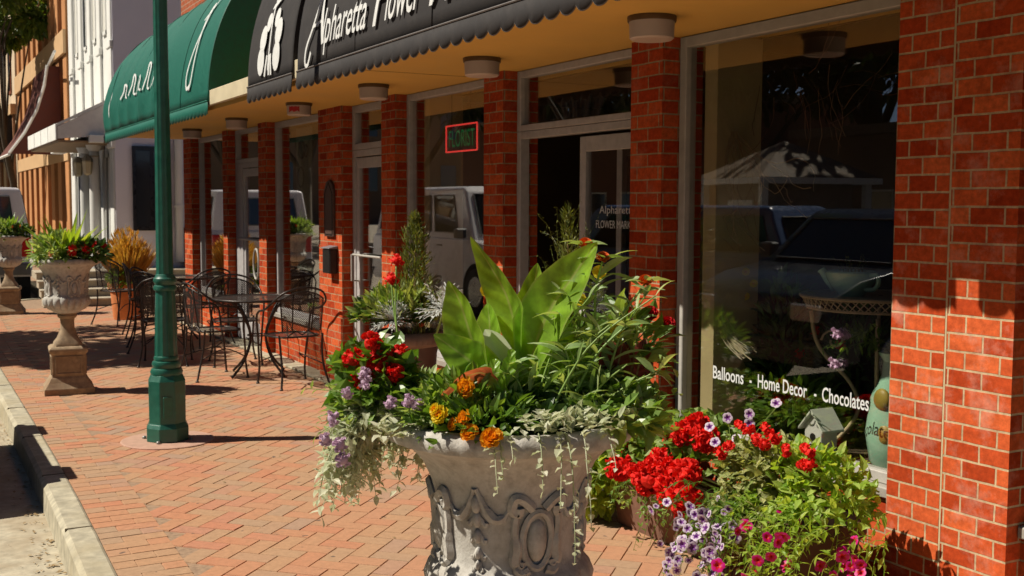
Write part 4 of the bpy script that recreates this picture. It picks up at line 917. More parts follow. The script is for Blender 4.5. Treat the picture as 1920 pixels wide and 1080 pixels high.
def pompon(name, r, mat, inner=None):
    m = MB()
    for ring, (el, k, L) in enumerate(((5, 9, 1.0), (25, 9, .95), (45, 8, .8), (65, 6, .65), (82, 4, .5))):
        for i in range(k):
            a = 2 * pi * (i + .5 * ring) / k + U(-.1, .1); e = radians(el + U(-6, 6)); d = V((cos(a) * cos(e), sin(a) * cos(e), sin(e)))
            if inner and ring >= 3: m.mi = 1
            else: m.mi = 0
            petal(m, d * r * .15, d, V((0, 0, 1)) + rdir() * .3, r * L, r * .75, .22, ruffle=.45)
    return mesh_only(m, name, [mat, inner] if inner else [mat], fixn=False)
def petunia(name, r, mp, mt, lobes=5):
    m = MB(); n = lobes * 4; rows = []
    for ri, (rr, z) in enumerate(((.05, -.55), (.16, -.1), (.42, .05), (.72, .12), (1.0, .08))):
        row = []
        for k in range(n):
            a = 2 * pi * k / n; lob = 1 - .16 * (abs(sin(a * lobes / 2)) ** 6) if ri > 2 else 1
            row.append((rr * r * lob * cos(a), rr * r * lob * sin(a), z * r + (.05 * r * sin(a * lobes + 1) if ri > 3 else 0)))
        rows.append(row)
    b0 = len(m.f); m.grid(rows, close=True)
    m.m = [1 if i // n < 2 or (i // n == 2 and (i % 4) in (1, 2)) else 0 for i in range(len(m.f))]
    return mesh_only(m, name, [mp, mt], fixn=False, smooth=True)
def simple_flower(name, r, mat, cen, k=8):
    m = MB()
    for i in range(k):
        a = 2 * pi * i / k; petal(m, V((cos(a), sin(a), 0)) * r * .1, V((cos(a), sin(a), .15)), V((0, 0, 1)), r, r * .75, .12)
        if i % 2 == 0: a += .3; petal(m, V((0, 0, .1 * r)), V((cos(a), sin(a), .6)), V((0, 0, 1)), r * .6, r * .5, .12)
    m.mi = 1; m.ball((0, 0, r * .15), r * .22, 8, 5, (1, 1, .6)); return mesh_only(m, name, [mat, cen], fixn=False)
random.seed(21)
GER = [ball_head('flower_head', .038, 62, RED, .36) for _ in range(3)]
GERS = ball_head('flower_head', .024, 42, RED, .40)
MARI = pompon('flower', .027, ORNG); MARY = pompon('flower', .027, YEL, ORNG)
PETW = petunia('flower', .024, PWHITE, PURP); PETH = petunia('flower', .030, HOT, DKRED)
LIL = ball_head('flower_head', .017, 34, LILAC, .42)
ZIN = pompon('flower', .016, DKRED); REDF = ball_head('flower_head', .016, 30, RED, .42)
YELF = simple_flower('flower', .016, YEL, ORNG)
def face(d): return V(d).to_track_quat('Z', 'Y').to_euler()
Rv = V((cos(radians(YAW)), -sin(radians(YAW)), 0)); Fv = V((sin(radians(YAW)), cos(radians(YAW)), 0))
def plant(name, label, loc, cat='plant', group=None): return empty(name, loc, 0, label, cat, group)
# ---- a leafy tree: trunk, limbs, crown of leaf clumps
def tree(name, label, loc, h, crown_c, crown_r, nl, leaf=.16, trunk_r=.11, leafm=None, group=None, seed=1, nclump=26, mesh=None):
    random.seed(seed); t = empty(name, loc, 0, label, 'tree', group)
    m = MB(); c = V(crown_c); base = V((0, 0, -.15)); top = V((c.x, c.y, c.z + crown_r[2] * .3))
    trunk = sp([base, (c.x * .1 + .03, c.y * .1, h * .25), (c.x * .5, c.y * .5, h * .5), top], 5); m.tube(trunk, [trunk_r * (1 - .75 * i / len(trunk)) for i in range(len(trunk))], 9)
    clumps = []
    for i in range(nclump):
        q = rdir(-.55); p = c + V((q.x * crown_r[0], q.y * crown_r[1], q.z * crown_r[2])) * U(.5, 1.0); clumps.append((p, U(.22, .42) * min(crown_r)))
    for p, r in clumps[::2]:
        k = random.randint(len(trunk) // 3, len(trunk) - 2); a = trunk[k]; mid = a.lerp(p, .5) + V((0, 0, .12 * h * .3)); m.tube(sp([a, mid, p], 4), [trunk_r * .38 * (1 - .85 * j / 8) for j in range(9)], 6)
    m.build('trunk', M_plain('bark', (.10, .075, .05), .9, .35, 14, bmp=.5), t, smooth=True)
    f = MB(); per = nl // nclump
    for p, r in clumps:
        for _ in range(per):
            q = rdir(); pp = p + V((q.x, q.y, q.z * .7)) * r * (R() ** .5); leafq(f, pp, q + V((0, 0, -.2)) + rdir() * .7, V((0, 0, 1)) + rdir() * .5, leaf * U(.6, 1.2), leaf * .42 * U(.7, 1.2))
    f.build('crown', leafm or LF['green'], t, fixn=False); return t
ST_TREE = tree('street_tree', 'leafy street tree with a slim dark trunk behind the van at upper left', (2.80, 31.5, 0), 7, (-.75, -1.5, 6.25), (1.8, 2.0, 1.25), 3600, .25, .11, M_leaf('street_tree_leaf', [(.05, .10, .015), (.11, .18, .03), (.20, .26, .05)], .4), None, 5, 30)
tree('street_tree', 'street tree by the kerb whose shade falls on the far pavement', (-2.4, 15.5, 0), 6.5, (.1, 0, 5.2), (1.9, 2.0, 1.5), 7000, .20, .13, LF['green'], None, 9, 34)
# ---- orange grass in the terracotta pot
random.seed(31)
t = plant('ornamental_grass', 'tall orange and green ornamental grass growing in the terracotta pot', (2.87, 16.55, .47))
m = MB()
for i in range(900):
    a = U(0, 2 * pi); s = sqrt(R()); d = V((cos(a) * s * .5, sin(a) * s * .42, 1)); L = U(.45, .86) * (1 - .35 * s); p = V((cos(a), sin(a), 0)) * s * .15; mm = p + d * L * .55; e = p + d * L + V((d.x, d.y, -.15)) * .12
    w_ = .009; sd_ = d.cross(rdir()).normalized(); m.add([p - sd_ * w_, p + sd_ * w_, mm + sd_ * w_, mm - sd_ * w_, e], [(0, 1, 2, 3), (3, 2, 4)])
for i in range(700):
    q = rdir(-.2); p = V((q.x * .24, q.y * .22, .48 + q.z * .30)) * U(.6, 1); leafq(m, p, q + V((0, 0, .9)), rdir(), .09, .022)
m.build('blades', LF['orangegrass'], t, fixn=False)
m = MB(); bush(m, (-.06, -.08, .1), (.2, .18, .16), 420, .10, .03); m.build('green_foliage', LF['green'], t, fixn=False)
# ---- plants in the two far urns
def spiky_mix(urn, seed, label, zoff=1.13):
    random.seed(seed); x, y, _ = urn.location; t = plant('urn_planting', label, (x, y, zoff))
    m = MB()
    for i in range(34):
        a = U(0, 2 * pi); e = U(.35, 1.4); e = max(e, .85); L = U(.28, .50); d = V((cos(a) * cos(e), sin(a) * cos(e), sin(e))); pts = [d * L * k / 6 + V((cos(a), sin(a), 0)) * .05 + V((0, 0, -.12 * (k / 6) ** 2 * L / .4 * (1.3 - e))) for k in range(7)]
        blade(m, pts, [.016, .024, .028, .026, .02, .012, .001], d.cross(V((0, 0, 1))).normalized(), .3, nw=1)
    m.build('strap_leaves', LF['lime'] if seed % 2 else LF['green'], t, fixn=False)
    m = MB(); bush(m, (-.05, -.02, .06), (.23, .23, .16), 620, .080, .028, .4)
    for k in range(12):
        a = U(2.2, 4.4); strand(m, (cos(a) * .22, sin(a) * .22, .03), (cos(a), sin(a), .3), U(.08, .18), .022, .04, .016)
    m.build('foliage', LF['grey'], t, fixn=False)
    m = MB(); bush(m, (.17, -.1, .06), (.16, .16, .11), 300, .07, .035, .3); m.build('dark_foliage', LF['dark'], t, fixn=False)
    for k in range(10): inst(GERS, 'flower_head', (U(.02, .30), U(-.26, .02), U(.08, .17)), t, face(rdir(0)), U(.9, 1.4))
    return t
spiky_mix(U2, 41, 'lime strap leaves and red flowers in the urn left of the lamp post')
spiky_mix(U3, 44, 'green spiky leaves in the farthest urn at the left edge')
# ================================================================ foreground urn planting
random.seed(50)
B0 = V((UC.x, UC.y, 0))
def Q(r, z, f=0): return B0 + Rv * r + Fv * f + V((0, 0, z))
def L0(o, q): return V(q) - V(o.location)
CA = plant('canna_lily', 'big bright green canna leaves rising from the middle of the foreground urn', Q(.0, 1.13, .02))
def canna(label, pts, wds, side, fold=.35, mat='canna', wave=.07, nm='leaf'):
    P = sp([L0(CA, Q(*p)) for p in pts], 5); n = len(P); W_ = []
    for i in range(n):
        u = i / (n - 1) * (len(wds) - 1); k = min(len(wds) - 2, int(u)); W_.append(wds[k] + (wds[k + 1] - wds[k]) * (u - k))
    m = MB(); blade(m, P, W_, side, fold, nw=5, wave=wave); o = m.build(nm, LF[mat], CA, smooth=True, fixn=False)
    if label: o['label'] = label
canna('tallest pointed leaf', [(.02, 1.14, .0), (.014, 1.32, .0), (-.005, 1.41, .01), (-.042, 1.48, .01), (-.088, 1.55, .0)], [.004, .017, .049, .045, .028, .001], Rv * .8 - Fv * .6, .45)
canna('broad upright leaf leaning right', [(.03, 1.14, .0), (.05, 1.28, -.02), (.085, 1.38, -.03), (.138, 1.462, -.04), (.192, 1.54, -.05)], [.004, .032, .060, .060, .042, .001], Rv * .75 - V((0, 0, .5)) - Fv * .45, .45)
canna('bright folded leaf on the left', [(-.05, 1.14, -.05), (-.068, 1.27, -.06), (-.092, 1.355, -.06), (-.112, 1.415, -.06), (-.135, 1.455, -.06)], [.004, .038, .052, .045, .028, .001], Rv * .85 - Fv * .5, .6)
canna(None, [(-.04, 1.14, -.02), (-.045, 1.27, -.01), (-.045, 1.35, 0), (-.05, 1.40, .01)], [.004, .040, .042, .030, .001], Rv * .8 + Fv * -.6, .3)
canna('low dark leaf pointing left', [(-.03, 1.2, -.08), (-.07, 1.265, -.09), (-.11, 1.30, -.09), (-.165, 1.34, -.09)], [.01, .05, .048, .032, .001], V((0, 0, 1)) + Rv * .7 + Fv * .2, .3)
canna(None, [(.03, 1.14, .0), (.045, 1.36, .02), (.055, 1.43, .02), (.062, 1.49, .02)], [.004, .02, .035, .024, .001], Rv - Fv * .3, .4)
canna(None, [(.04, 1.14, -.02), (.09, 1.24, -.03), (.11, 1.30, -.03), (.13, 1.37, -.02)], [.004, .034, .048, .040, .001], Rv * .8 + V((0, 0, -.3)) - Fv * .3, .3)
canna(None, [(.05, 1.14, -.03), (.125, 1.23, -.05), (.16, 1.28, -.05), (.175, 1.33, -.03)], [.004, .022, .034, .025, .001], Rv * .8 + V((0, 0, -.4)), .3)
canna(None, [(.03, 1.14, .1), (.06, 1.3, .12), (.045, 1.38, .13), (.05, 1.46, .13)], [.004, .03, .04, .028, .001], Rv, .3)
canna('pale cream green leaf', [(.0, 1.2, -.06), (-.015, 1.265, -.07), (-.03, 1.31, -.06), (-.055, 1.345, -.04)], [.012, .032, .034, .024, .001], Rv * .8 + V((0, 0, .5)), .5, 'silver', 0, 'leaf')
m = MB()
for a, b in (((.02, 1.12, 0), (.02, 1.4, 0)), ((.03, 1.12, .03), (.07, 1.34, .03)), ((-.05, 1.12, -.04), (-.066, 1.32, -.05))): m.tube([L0(CA, Q(*a)), L0(CA, Q(*b))], [.010, .006], 8)
m.build('stem', LF['stem'], CA, smooth=True)
# coleus
CO = plant('coleus', 'rusty pink coleus leaf with green neighbours in front of the canna', Q(-.06, 1.15, -.08))
for pts, wds, sd_ in ((((-.03, 1.24, -.12), (-.06, 1.262, -.13), (-.10, 1.25, -.14), (-.145, 1.215, -.14)), [.01, .028, .032, .02, .001], V((0, 0, .8)) + Rv * .3 - Fv * .6),
                      (((-.02, 1.22, -.12), (.0, 1.275, -.11), (.005, 1.31, -.10)), [.006, .018, .014, .001], Rv),
                      (((-.0, 1.20, -.12), (-.03, 1.25, -.13), (-.03, 1.29, -.11)), [.006, .022, .018, .001], Rv)):
    m = MB(); P = sp([L0(CO, Q(*p)) for p in pts], 5); n = len(P); W_ = [wds[min(len(wds) - 1, int(i / (n - 1) * (len(wds) - 1)))] * .6 + .4 * wds[min(len(wds) - 1, int(i / (n - 1) * (len(wds) - 1) + .999))] for i in range(n)]; W_[-1] = .001
    blade(m, P, W_, sd_, .3, nw=3, wave=.08); m.build('leaf', LF['rust'] if abs(pts[0][1] - 1.24) < .001 else LF['canna'], CO, smooth=True, fixn=False)
CO2 = plant('coleus', 'dark red netted coleus leaf at the right side of the foreground urn', Q(.24, 1.2, .02))
for k in range(5):
    a = k * 1.3; d = Rv * cos(a) * .5 - Fv * .3 * sin(a) + V((0, 0, .9)); p0 = L0(CO2, Q(.22 + .015 * k, 1.22, -.02)); P = [p0 + d.normalized() * .11 * j / 8 for j in range(9)]
    m = MB(); blade(m, P, [.004, .018, .028, .032, .031, .027, .02, .011, .001], Rv + Fv * U(-.6, .6), .25, nw=3, wave=.07); m.build('leaf', M_leaf('netted_red_leaf', [(.30, .03, .03), (.36, .10, .05)], .3, tcol=(1.2, .9, .7), vein=True) if k == 0 else bpy.data.materials['netted_red_leaf'], CO2, smooth=True, fixn=False)
# tall lance leaved plant with orange eyes
TL = plant('lance_leaf_plant', 'tall thin stems with lance leaves and orange flower eyes at the right of the canna', Q(.12, 1.13, -.03))
ms = MB(); ml = MB()
def lance(p, d, L, Wd):
    d = d.normalized(); s = d.cross(V((0, 0, 1)) + rdir() * .6).normalized(); P = [p + d * L * k / 6 - V((0, 0, 1)) * (L * .35 * (k / 6) ** 2) for k in range(7)]
    blade(ml, P, [.15 * Wd, .38 * Wd, .5 * Wd, .46 * Wd, .34 * Wd, .18 * Wd, .0005], s, .35, nw=1)
stems = [((.06, 1.14), (.10, 1.30), (.152, 1.44), (.167, 1.53), 0), ((.12, 1.15), (.17, 1.27), (.24, 1.37), (.298, 1.45), 0), ((.15, 1.15), (.185, 1.33), (.19, 1.43), (.205, 1.50), 0),
         ((.08, 1.14), (.085, 1.24), (.11, 1.34), (.13, 1.42), 1), ((.10, 1.14), (.14, 1.21), (.19, 1.30), (.25, 1.36), 1), ((.03, 1.14), (.03, 1.2), (.02, 1.235), (.0, 1.27), 1), ((.09, 1.14), (.12, 1.2), (.13, 1.27), (.12, 1.31), 1), ((.13, 1.14), (.20, 1.2), (.225, 1.28), (.24, 1.33), 1)]
eyes = []
for i, s_ in enumerate(stems):
    f = U(-.12, -.02); P = sp([L0(TL, Q(r_, z_, f)) for r_, z_ in s_[:4]], 5); ms.tube(P, [.0042 * (1 - .5 * k / len(P)) for k in range(len(P))], 6)
    for k in range(3, len(P) - 1):
        if k % 2 == 0 or R() < .3:
            for sg in (-1, 1):
                if R() < .8: lance(P[k], Rv * sg * U(.5, 1) + Fv * U(-.6, .6) + V((0, 0, U(.3, 1.0))), U(.05, .115), U(.012, .020))
    tip = P[-1]
    for k in range(5 if s_[4] == 0 else 3):
        a = 2 * pi * k / 5 + i; lance(tip, Rv * cos(a) + Fv * sin(a) * .6 + V((0, 0, .45)), U(.05, .07), .017)
    if s_[4] == 0: eyes.append(tip)
for k in range(60):
    r_ = U(.03, .25); lance(L0(TL, Q(r_, U(1.13, 1.24), U(-.12, .05))), Rv * U(-1, 1) + Fv * U(-1, .5) + V((0, 0, U(.5, 1.6))), U(.07, .13), U(.012, .02))
for k in range(15):
    r0, r1, z1, f = U(.04, .20), U(.10, .34), U(1.26, 1.47), U(-.14, .02); P = sp([L0(TL, Q(r0, 1.14, f)), L0(TL, Q(r0 + (r1 - r0) * .4, 1.14 + (z1 - 1.14) * .6, f)), L0(TL, Q(r1, z1, f - .02))], 6); ms.tube(P, [.0032 * (1 - .6 * j / len(P)) for j in range(len(P))], 5)
    for j in range(3, len(P)):
        if R() < .75: lance(P[j], Rv * U(-1, 1) + Fv * U(-.6, .6) + V((0, 0, U(.2, 1.0))), U(.04, .095), U(.008, .015))
ms.build('stem', LF['stem'], TL, smooth=True); ml.build('leaves', LF['grey'], TL, fixn=False)
EYE = pompon('flower', .015, M_leaf('orange_red_eye', [(.75, .10, .01), (.8, .16, .02)], .2))
for e in eyes[:3]: inst(EYE, 'flower', e + V((0, 0, .004)), TL, face(V((-.3, -.5, .7))), 1)
for r_, z_, f in ((-.055, 1.42, .12), (.155, 1.41, -.02), (.2, 1.47, .0), (.235, 1.345, -.06), (-.02, 1.42, .15)): inst(YELF, 'flower', L0(TL, Q(r_, z_, f)), TL, face(-Fv + V((0, 0, .4)) + rdir() * .3), 1.0)
# marigolds
MG = plant('marigold', 'orange and yellow marigolds at the front rim of the foreground urn', Q(-.09, 1.13, -.16))
m = MB(); bush(m, L0(MG, Q(-.07, 1.155, -.13)), (.13, .13, .055), 420, .042, .016, .5)
bush(m, L0(MG, Q(-.10, 1.20, -.10)), (.10, .08, .05), 150, .045, .016, .5); m.build('foliage', LF['green'], MG, fixn=False)
for r_, z_, f, me, s_ in ((-.140, 1.190, -.24, MARY, .85), (-.088, 1.185, -.25, MARI, .80), (-.078, 1.158, -.27, MARI, .85), (-.112, 1.172, -.245, MARI, .62), (-.034, 1.150, -.285, MARI, 1.02), (-.087, 1.24, -.19, MARI, .95), (.0, 1.262, -.02, REDF, .8), (-.15, 1.20, -.235, MARY, .6)):
    inst(me, 'flower', L0(MG, Q(r_, z_, f)), MG, face(-Fv * .6 - Rv * .55 + V((0, 0, .5)) + rdir() * .35), s_ * .84)
# red geranium at the left of the urn
GE = plant('geranium', 'red geranium cluster at the upper left of the foreground urn', Q(-.25, 1.13, .05))
m = MB(); bush(m, L0(GE, Q(-.30, 1.22, .0)), (.085, .10, .085), 260, .042, .036, .4)
ms = MB(); heads = [(-.345, 1.30), (-.315, 1.29), (-.28, 1.297), (-.245, 1.305), (-.305, 1.335), (-.34, 1.262), (-.315, 1.245), (-.25, 1.275), (-.262, 1.255), (-.33, 1.225), (-.275, 1.235)]
for r_, z_ in heads:
    f = U(-.08, .02); c_ = L0(GE, Q(r_, z_ - .022, f)); ms.tube([L0(GE, Q(-.22, 1.14, .03)), c_ * .5 + V((0, 0, .02)) + L0(GE, Q(-.22, 1.14, .03)) * .5, c_], .0025, 5); inst(random.choice(GER), 'flower_head', c_, GE, face(rdir(0)), U(.48, .66))
for r_, z_ in ((-.275, 1.485), (-.288, 1.44)):
    c_ = L0(GE, Q(r_, z_, .2)); ms.tube(sp([L0(GE, Q(-.22, 1.16, .1)), L0(GE, Q(-.27, 1.32, .16)), c_], 4), .0022, 5); inst(REDF, 'flower_head', c_, GE, None, .95)
m.build('leaves', LF['green'], GE, fixn=False); ms.build('stem', LF['stem'], GE, smooth=True)
# lilac trailing flowers, left
VB = plant('verbena', 'lilac flowered trailing plant spilling over the left of the foreground urn', Q(-.25, 1.12, -.05))
m = MB(); ends = []
bush(m, L0(VB, Q(-.24, 1.165, .04)), (.15, .11, .055), 760, .040, .015, .4)
bush(m, L0(VB, Q(-.14, 1.17, -.10)), (.10, .10, .045), 380, .040, .015, .4)
bush(m, L0(VB, Q(-.30, 1.14, .06)), (.10, .10, .06), 320, .042, .014, .1)
for k in range(34):
    a = U(2.0, 3.5); d = Rv * cos(a) + Fv * sin(a) * .8; P = strand(m, L0(VB, Q(-.16, 1.14, -.02)) + d * .06, d + V((0, 0, U(.2, .9))), U(.14, .26), .014, .034, .012, grav=U(.4, .9)); ends.append(P[-1])
m.build('foliage', LF['grey'], VB, fixn=False)
lp = [(-.386, 1.118), (-.35, 1.072), (-.21, 1.204), (-.307, 1.234), (-.25, 1.195), (-.345, 1.21), (-.37, 1.165), (-.30, 1.262), (-.36, 1.10), (-.19, 1.19)]
for r_, z_ in lp: inst(LIL, 'flower_head', L0(VB, Q(r_, z_ + .01, U(-.22, -.14))), VB, face(rdir(0)), U(.62, .85))
# silver trailing plant
SV = plant('silver_trailer', 'silvery trailing plant cascading from the left rim and front of the foreground urn', Q(-.1, 1.13, -.1))
m = MB()
for k in range(185):
    a = U(2.92, 4.05); od = Rv * cos(a) - Fv * sin(a); P = strand(m, L0(SV, Q(.02 + .262 * cos(a), 1.15 + U(0, .03), -.262 * sin(a))), od * U(.5, 1.6) + V((0, 0, .3)), U(.14, .33), .0125, .040, .022, grav=1.8, wander=.26)
for r_, Lh in ((-.035, .10), (-.02, .06), (.06, .08), (.10, .12), (.115, .235), (.15, .16), (.20, .06), (.0, .03)):
    ff = -sqrt(max(.01, .295 ** 2 - (r_ - .025) ** 2)); strand(m, L0(SV, Q(r_, 1.155, ff + .04)), Rv * .1 - Fv * 1, Lh + .06, .0135, .026, .020, grav=2.3, wander=.14)
m.build('trailing_strands', LF['silver'], SV, fixn=False)
m = MB()
for k in range(240):
    a = U(.02, 1.2); rr = U(.19, .285); p = Q(.025 + rr * sin(a), 1.15 + U(0, .035), -rr * cos(a)); leafq(m, L0(SV, p), rdir(-.2) + V((0, 0, .4)) - Fv * .3, V((0, 0, 1)) + rdir() * .5, U(.018, .034), U(.014, .022), .3)
for k in range(110):
    p = Q(U(-.28, -.18), 1.13 + U(0, .03), U(-.2, -.05)); leafq(m, L0(SV, p), rdir(-.2), V((0, 0, 1)), U(.02, .035), .02)
m.build('rim_leaves', LF['silver'], SV, fixn=False)
# right hand filler with curly green leaves and red zinnias
FR = plant('leafy_bedding', 'curly mid green bedding foliage at the right side of the foreground urn', Q(.2, 1.13, 0))
m = MB(); bush(m, L0(FR, Q(.21, 1.165, -.04)), (.11, .15, .065), 480, .046, .026, .5, jit=.9); bush(m, L0(FR, Q(.27, 1.28, .05)), (.065, .1, .10), 110, .055, .026, .5)
bush(m, L0(FR, Q(.05, 1.155, .08)), (.20, .16, .045), 400, .05, .026, .6)
for k in range(14): strand(m, L0(FR, Q(.25, 1.18, U(-.1, .05))), Rv + V((0, 0, U(.3, 1.2))) + Fv * U(-.4, .3), U(.08, .15), .016, .035, .02, grav=.8)
m.build('foliage', M_leaf('curly_bright_leaf', [(.10, .20, .03), (.20, .34, .07), (.36, .46, .14)], .4, .35), FR, fixn=False)
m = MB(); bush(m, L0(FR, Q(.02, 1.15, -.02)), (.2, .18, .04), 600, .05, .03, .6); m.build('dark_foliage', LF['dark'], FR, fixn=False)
ZN = plant('zinnia', 'small deep red zinnias on thin stems at the right edge of the foreground urn', Q(.28, 1.15, .02))
ms = MB()
for r_, z_ in ((.318, 1.376), (.357, 1.352), (.345, 1.342)):
    c_ = L0(ZN, Q(r_, z_, .02)); ms.tube(sp([L0(ZN, Q(.25, 1.15, 0)), L0(ZN, Q(.30, 1.27, .02)), c_], 4), .0028, 5); inst(ZIN, 'flower', c_, ZN, face(-Fv + V((0, 0, .8))), 1.1)
for k in range(16): leafq(ms, L0(ZN, Q(U(.26, .33), U(1.18, 1.3), .01)), rdir(), V((0, 0, 1)), .06, .02)
ms.build('stem', LF['stem'], ZN, fixn=False)
# ================================================================ brown pedestal planters against the shop
PB = M_plain('brown_cast_planter', (.15, .085, .065), .6, .25, 14, bmp=.2, dirt=(.22, .14, .11))
def pedestal_planter(loc, label):
    t = empty('pedestal_planter', loc, 0, label, 'planter', 'brown pedestal planters by the shop windows')
    m = MB(); m.lathe([(.17, 0), (.17, .05), (.12, .08), (.09, .14), (.10, .20), (.155, .30), (.185, .45), (.195, .62), (.205, .68)], 44); m.build('bowl', PB, t, smooth='auto')
    m = MB(); m.lathe([(.20, .672), (.262, .70), (.272, .72), (.270, .745), (.255, .765), (.225, .775), (.215, .76), (.205, .73)], 88, rfun=lambda r, z, a: r - (.006 * (1 - abs(sin(a * 22))) if .69 < z < .77 else 0), cap=False); m.build('rim', M_plain('dusty_planter_rim', (.26, .17, .13), .7, .2, 14), t, smooth='auto')
    m = MB(); m.add([(.21 * cos(k * pi / 12), .21 * sin(k * pi / 12), .735) for k in range(24)], [tuple(range(24))]); m.build('soil', bpy.data.materials['potting_soil'], t); return t
pedestal_planter((3.03, 7.02, 0), 'brown pedestal planter left of the foreground canna, ridged rim in view')
pedestal_planter((3.20, 5.24, 0), 'brown pedestal planter hidden low behind the foreground urn by the open door')
def spire(loc, label, h, seed, r0=.135, twist=False):
    random.seed(seed); t = plant('evergreen_spire', label, loc, 'shrub', 'narrow evergreens in the pedestal planters'); m = MB()
    m.tube([(0, 0, 0), (0, 0, h * .8)], [.012, .004], 6); m.build('stem', LF['dry'], t); m = MB()
    for i in range(420 if twist else 1300):
        z = h * (R() ** .85); rr = r0 * (1 - (z / h) ** 1.6) ** .5 * U(.35, 1.05) * (1 + .3 * sin(z * 40)); a = U(0, 2 * pi); d = V((cos(a) * .7, sin(a) * .7, 1.2)) + rdir() * .75
        leafq(m, V((cos(a) * rr, sin(a) * rr, z)), d, V((cos(a), sin(a), .2)), U(.035, .065), .010)
    if twist:
        for k in range(34):
            a = U(0, 6); strand(m, (cos(a) * .04, sin(a) * .04, h * U(.2, .7)), (cos(a) * .35, sin(a) * .35, 1), U(.2, .42), .02, .03, .006, grav=-.05, wander=.45)
    m.build('foliage', LF['olive'], t, fixn=False); return t
spire((3.05, 6.95, .74), 'dense olive evergreen spire in the pedestal planter left of the canna', .80, 61)
spire((3.20, 5.24, .74), 'twisty olive evergreen spire behind the canna by the open door', .86, 62, .07, True)
random.seed(63)
t = plant('mixed_planting', 'variegated green foliage overflowing the brown planter left of the canna', (3.03, 7.02, .75))
m = MB(); bush(m, (-.04, -.0, .13), (.27, .22, .17), 460, .10, .034, .6, jit=.5, zmin=-.15); m.build('green_foliage', M_leaf('variegated_leaf', [(.16, .28, .04), (.30, .40, .10), (.46, .50, .20), (.09, .17, .03)], .3), t, fixn=False)
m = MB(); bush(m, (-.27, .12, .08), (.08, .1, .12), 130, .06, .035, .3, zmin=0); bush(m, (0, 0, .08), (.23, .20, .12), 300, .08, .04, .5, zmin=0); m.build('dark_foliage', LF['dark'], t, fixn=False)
def feathery(t, c, r, n, nm='dusty_white_foliage'):
    m = MB(); c = V(c)
    for i in range(n):
        q = rdir(-.3); P = [c + q * r * k / 5 * U(.8, 1.1) for k in range(6)]
        for k in range(1, 6):
            for sg in (-1, 1): leafq(m, P[k], q + q.cross(V((0, 0, 1))) * sg * .9, V((0, 0, 1)), r * .28, r * .07)
        leafq(m, P[0], q, V((0, 0, 1)), r * 1.15, r * .09)
    m.build(nm, LF['white'], t, fixn=False)
feathery(t, (-.17, -.16, .11), .13, 60)
t = plant('dusty_miller', 'silvery white feathery foliage just left of the tallest canna leaf', (3.10, 6.62, .92)); feathery(t, (.0, -.0, .02), .17, 26, 'foliage')
m = MB(); m.tube([(0, 0, 0), (.0, .1, -.15)], .008, 6); m.build('stem', LF['stem'], t)
t = plant('mixed_planting', 'loose green foliage in the hidden planter behind the foreground urn', (3.20, 5.24, .75)); m = MB(); bush(m, (0, 0, .08), (.28, .26, .16), 500, .09, .03, .4); m.build('foliage', LF['green'], t, fixn=False)
# ================================================================ window box and pots on the right
TCB = M_plain('brown_clay_trough', (.22, .11, .07), .85, .3, 12, bmp=.3, dirt=(.15, .07, .04))
t = empty('planter_box', (3.31, 4.42, 0), 0, 'long brown clay trough under the big shop window', 'planter')
m = MB(); rows = []
for z, k in ((0, -.03), (.26, 0), (.262, .012), (.30, .012), (.30, -.015), (.26, -.02)): rows.append([(-.125 - k, -.55 - k, z), (.125 + k, -.55 - k, z), (.125 + k, .36 + k, z), (-.125 - k, .36 + k, z)])
m.grid(rows, close=True); m.add(rows[-1], [(0, 1, 2, 3)]); m.add(rows[0], [(3, 2, 1, 0)]); m.build('trough', TCB, t, bevel=.003)
random.seed(71)
G1 = plant('geranium', 'red geraniums with pale green leaves filling the brown trough', (3.28, 4.45, .28))
def atp(o, x, y, z): return V((x, y, z)) - V(o.location)
m = MB(); bush(m, atp(G1, 3.24, 4.55, .42), (.16, .30, .16), 700, .052, .046, .4, jit=.8); bush(m, atp(G1, 3.24, 4.15, .50), (.16, .25, .17), 520, .052, .046, .4, jit=.8); bush(m, atp(G1, 3.26, 4.75, .58), (.14, .16, .16), 260, .045, .04, .4, jit=.8)
for k in range(34): strand(m, atp(G1, 3.17, U(3.95, 4.8), .30), V((-.7, U(-.4, .4), .4)), U(.1, .26), .022, .045, .03, grav=1.6)
m.build('leaves', M_leaf('geranium_leaf', [(.13, .25, .035), (.22, .34, .07), (.36, .44, .15)], .4), G1, fixn=False)
ms = MB()
gh = [(3.10, 4.577, .339), (3.10, 4.45, .335), (3.10, 4.36, .34), (3.08, 4.30, .335), (3.09, 4.30, .39), (3.10, 4.27, .41), (3.09, 4.20, .35), (3.10, 4.18, .42), (3.09, 4.13, .38), (3.10, 4.24, .44), (3.10, 4.06, .41), (3.08, 4.05, .31), (3.08, 3.98, .33), (3.08, 4.12, .31), (3.10, 4.02, .43), (3.12, 4.52, .63), (3.12, 4.46, .60), (3.12, 4.10, .59), (3.12, 4.02, .63), (3.12, 3.99, .65), (3.12, 4.15, .55), (3.14, 4.66, .60), (3.14, 4.60, .54), (3.12, 4.62, .45), (3.14, 4.56, .66), (3.12, 3.94, .60), (3.10, 4.34, .30), (3.08, 4.08, .27)]
for (x, y, z) in gh:
    if x < 3.11: x, y, z = x * .967, y * .967, 1.62 + (z - 1.62) * .967
    c_ = atp(G1, x, y, z); ms.tube([c_, atp(G1, 3.26, y + U(-.05, .05), z - .12)], .0028, 5); inst(random.choice(GER), 'flower_head', c_, G1, face(rdir(0)), U(1.15, 1.6))
ms.build('stem', LF['stem'], G1)
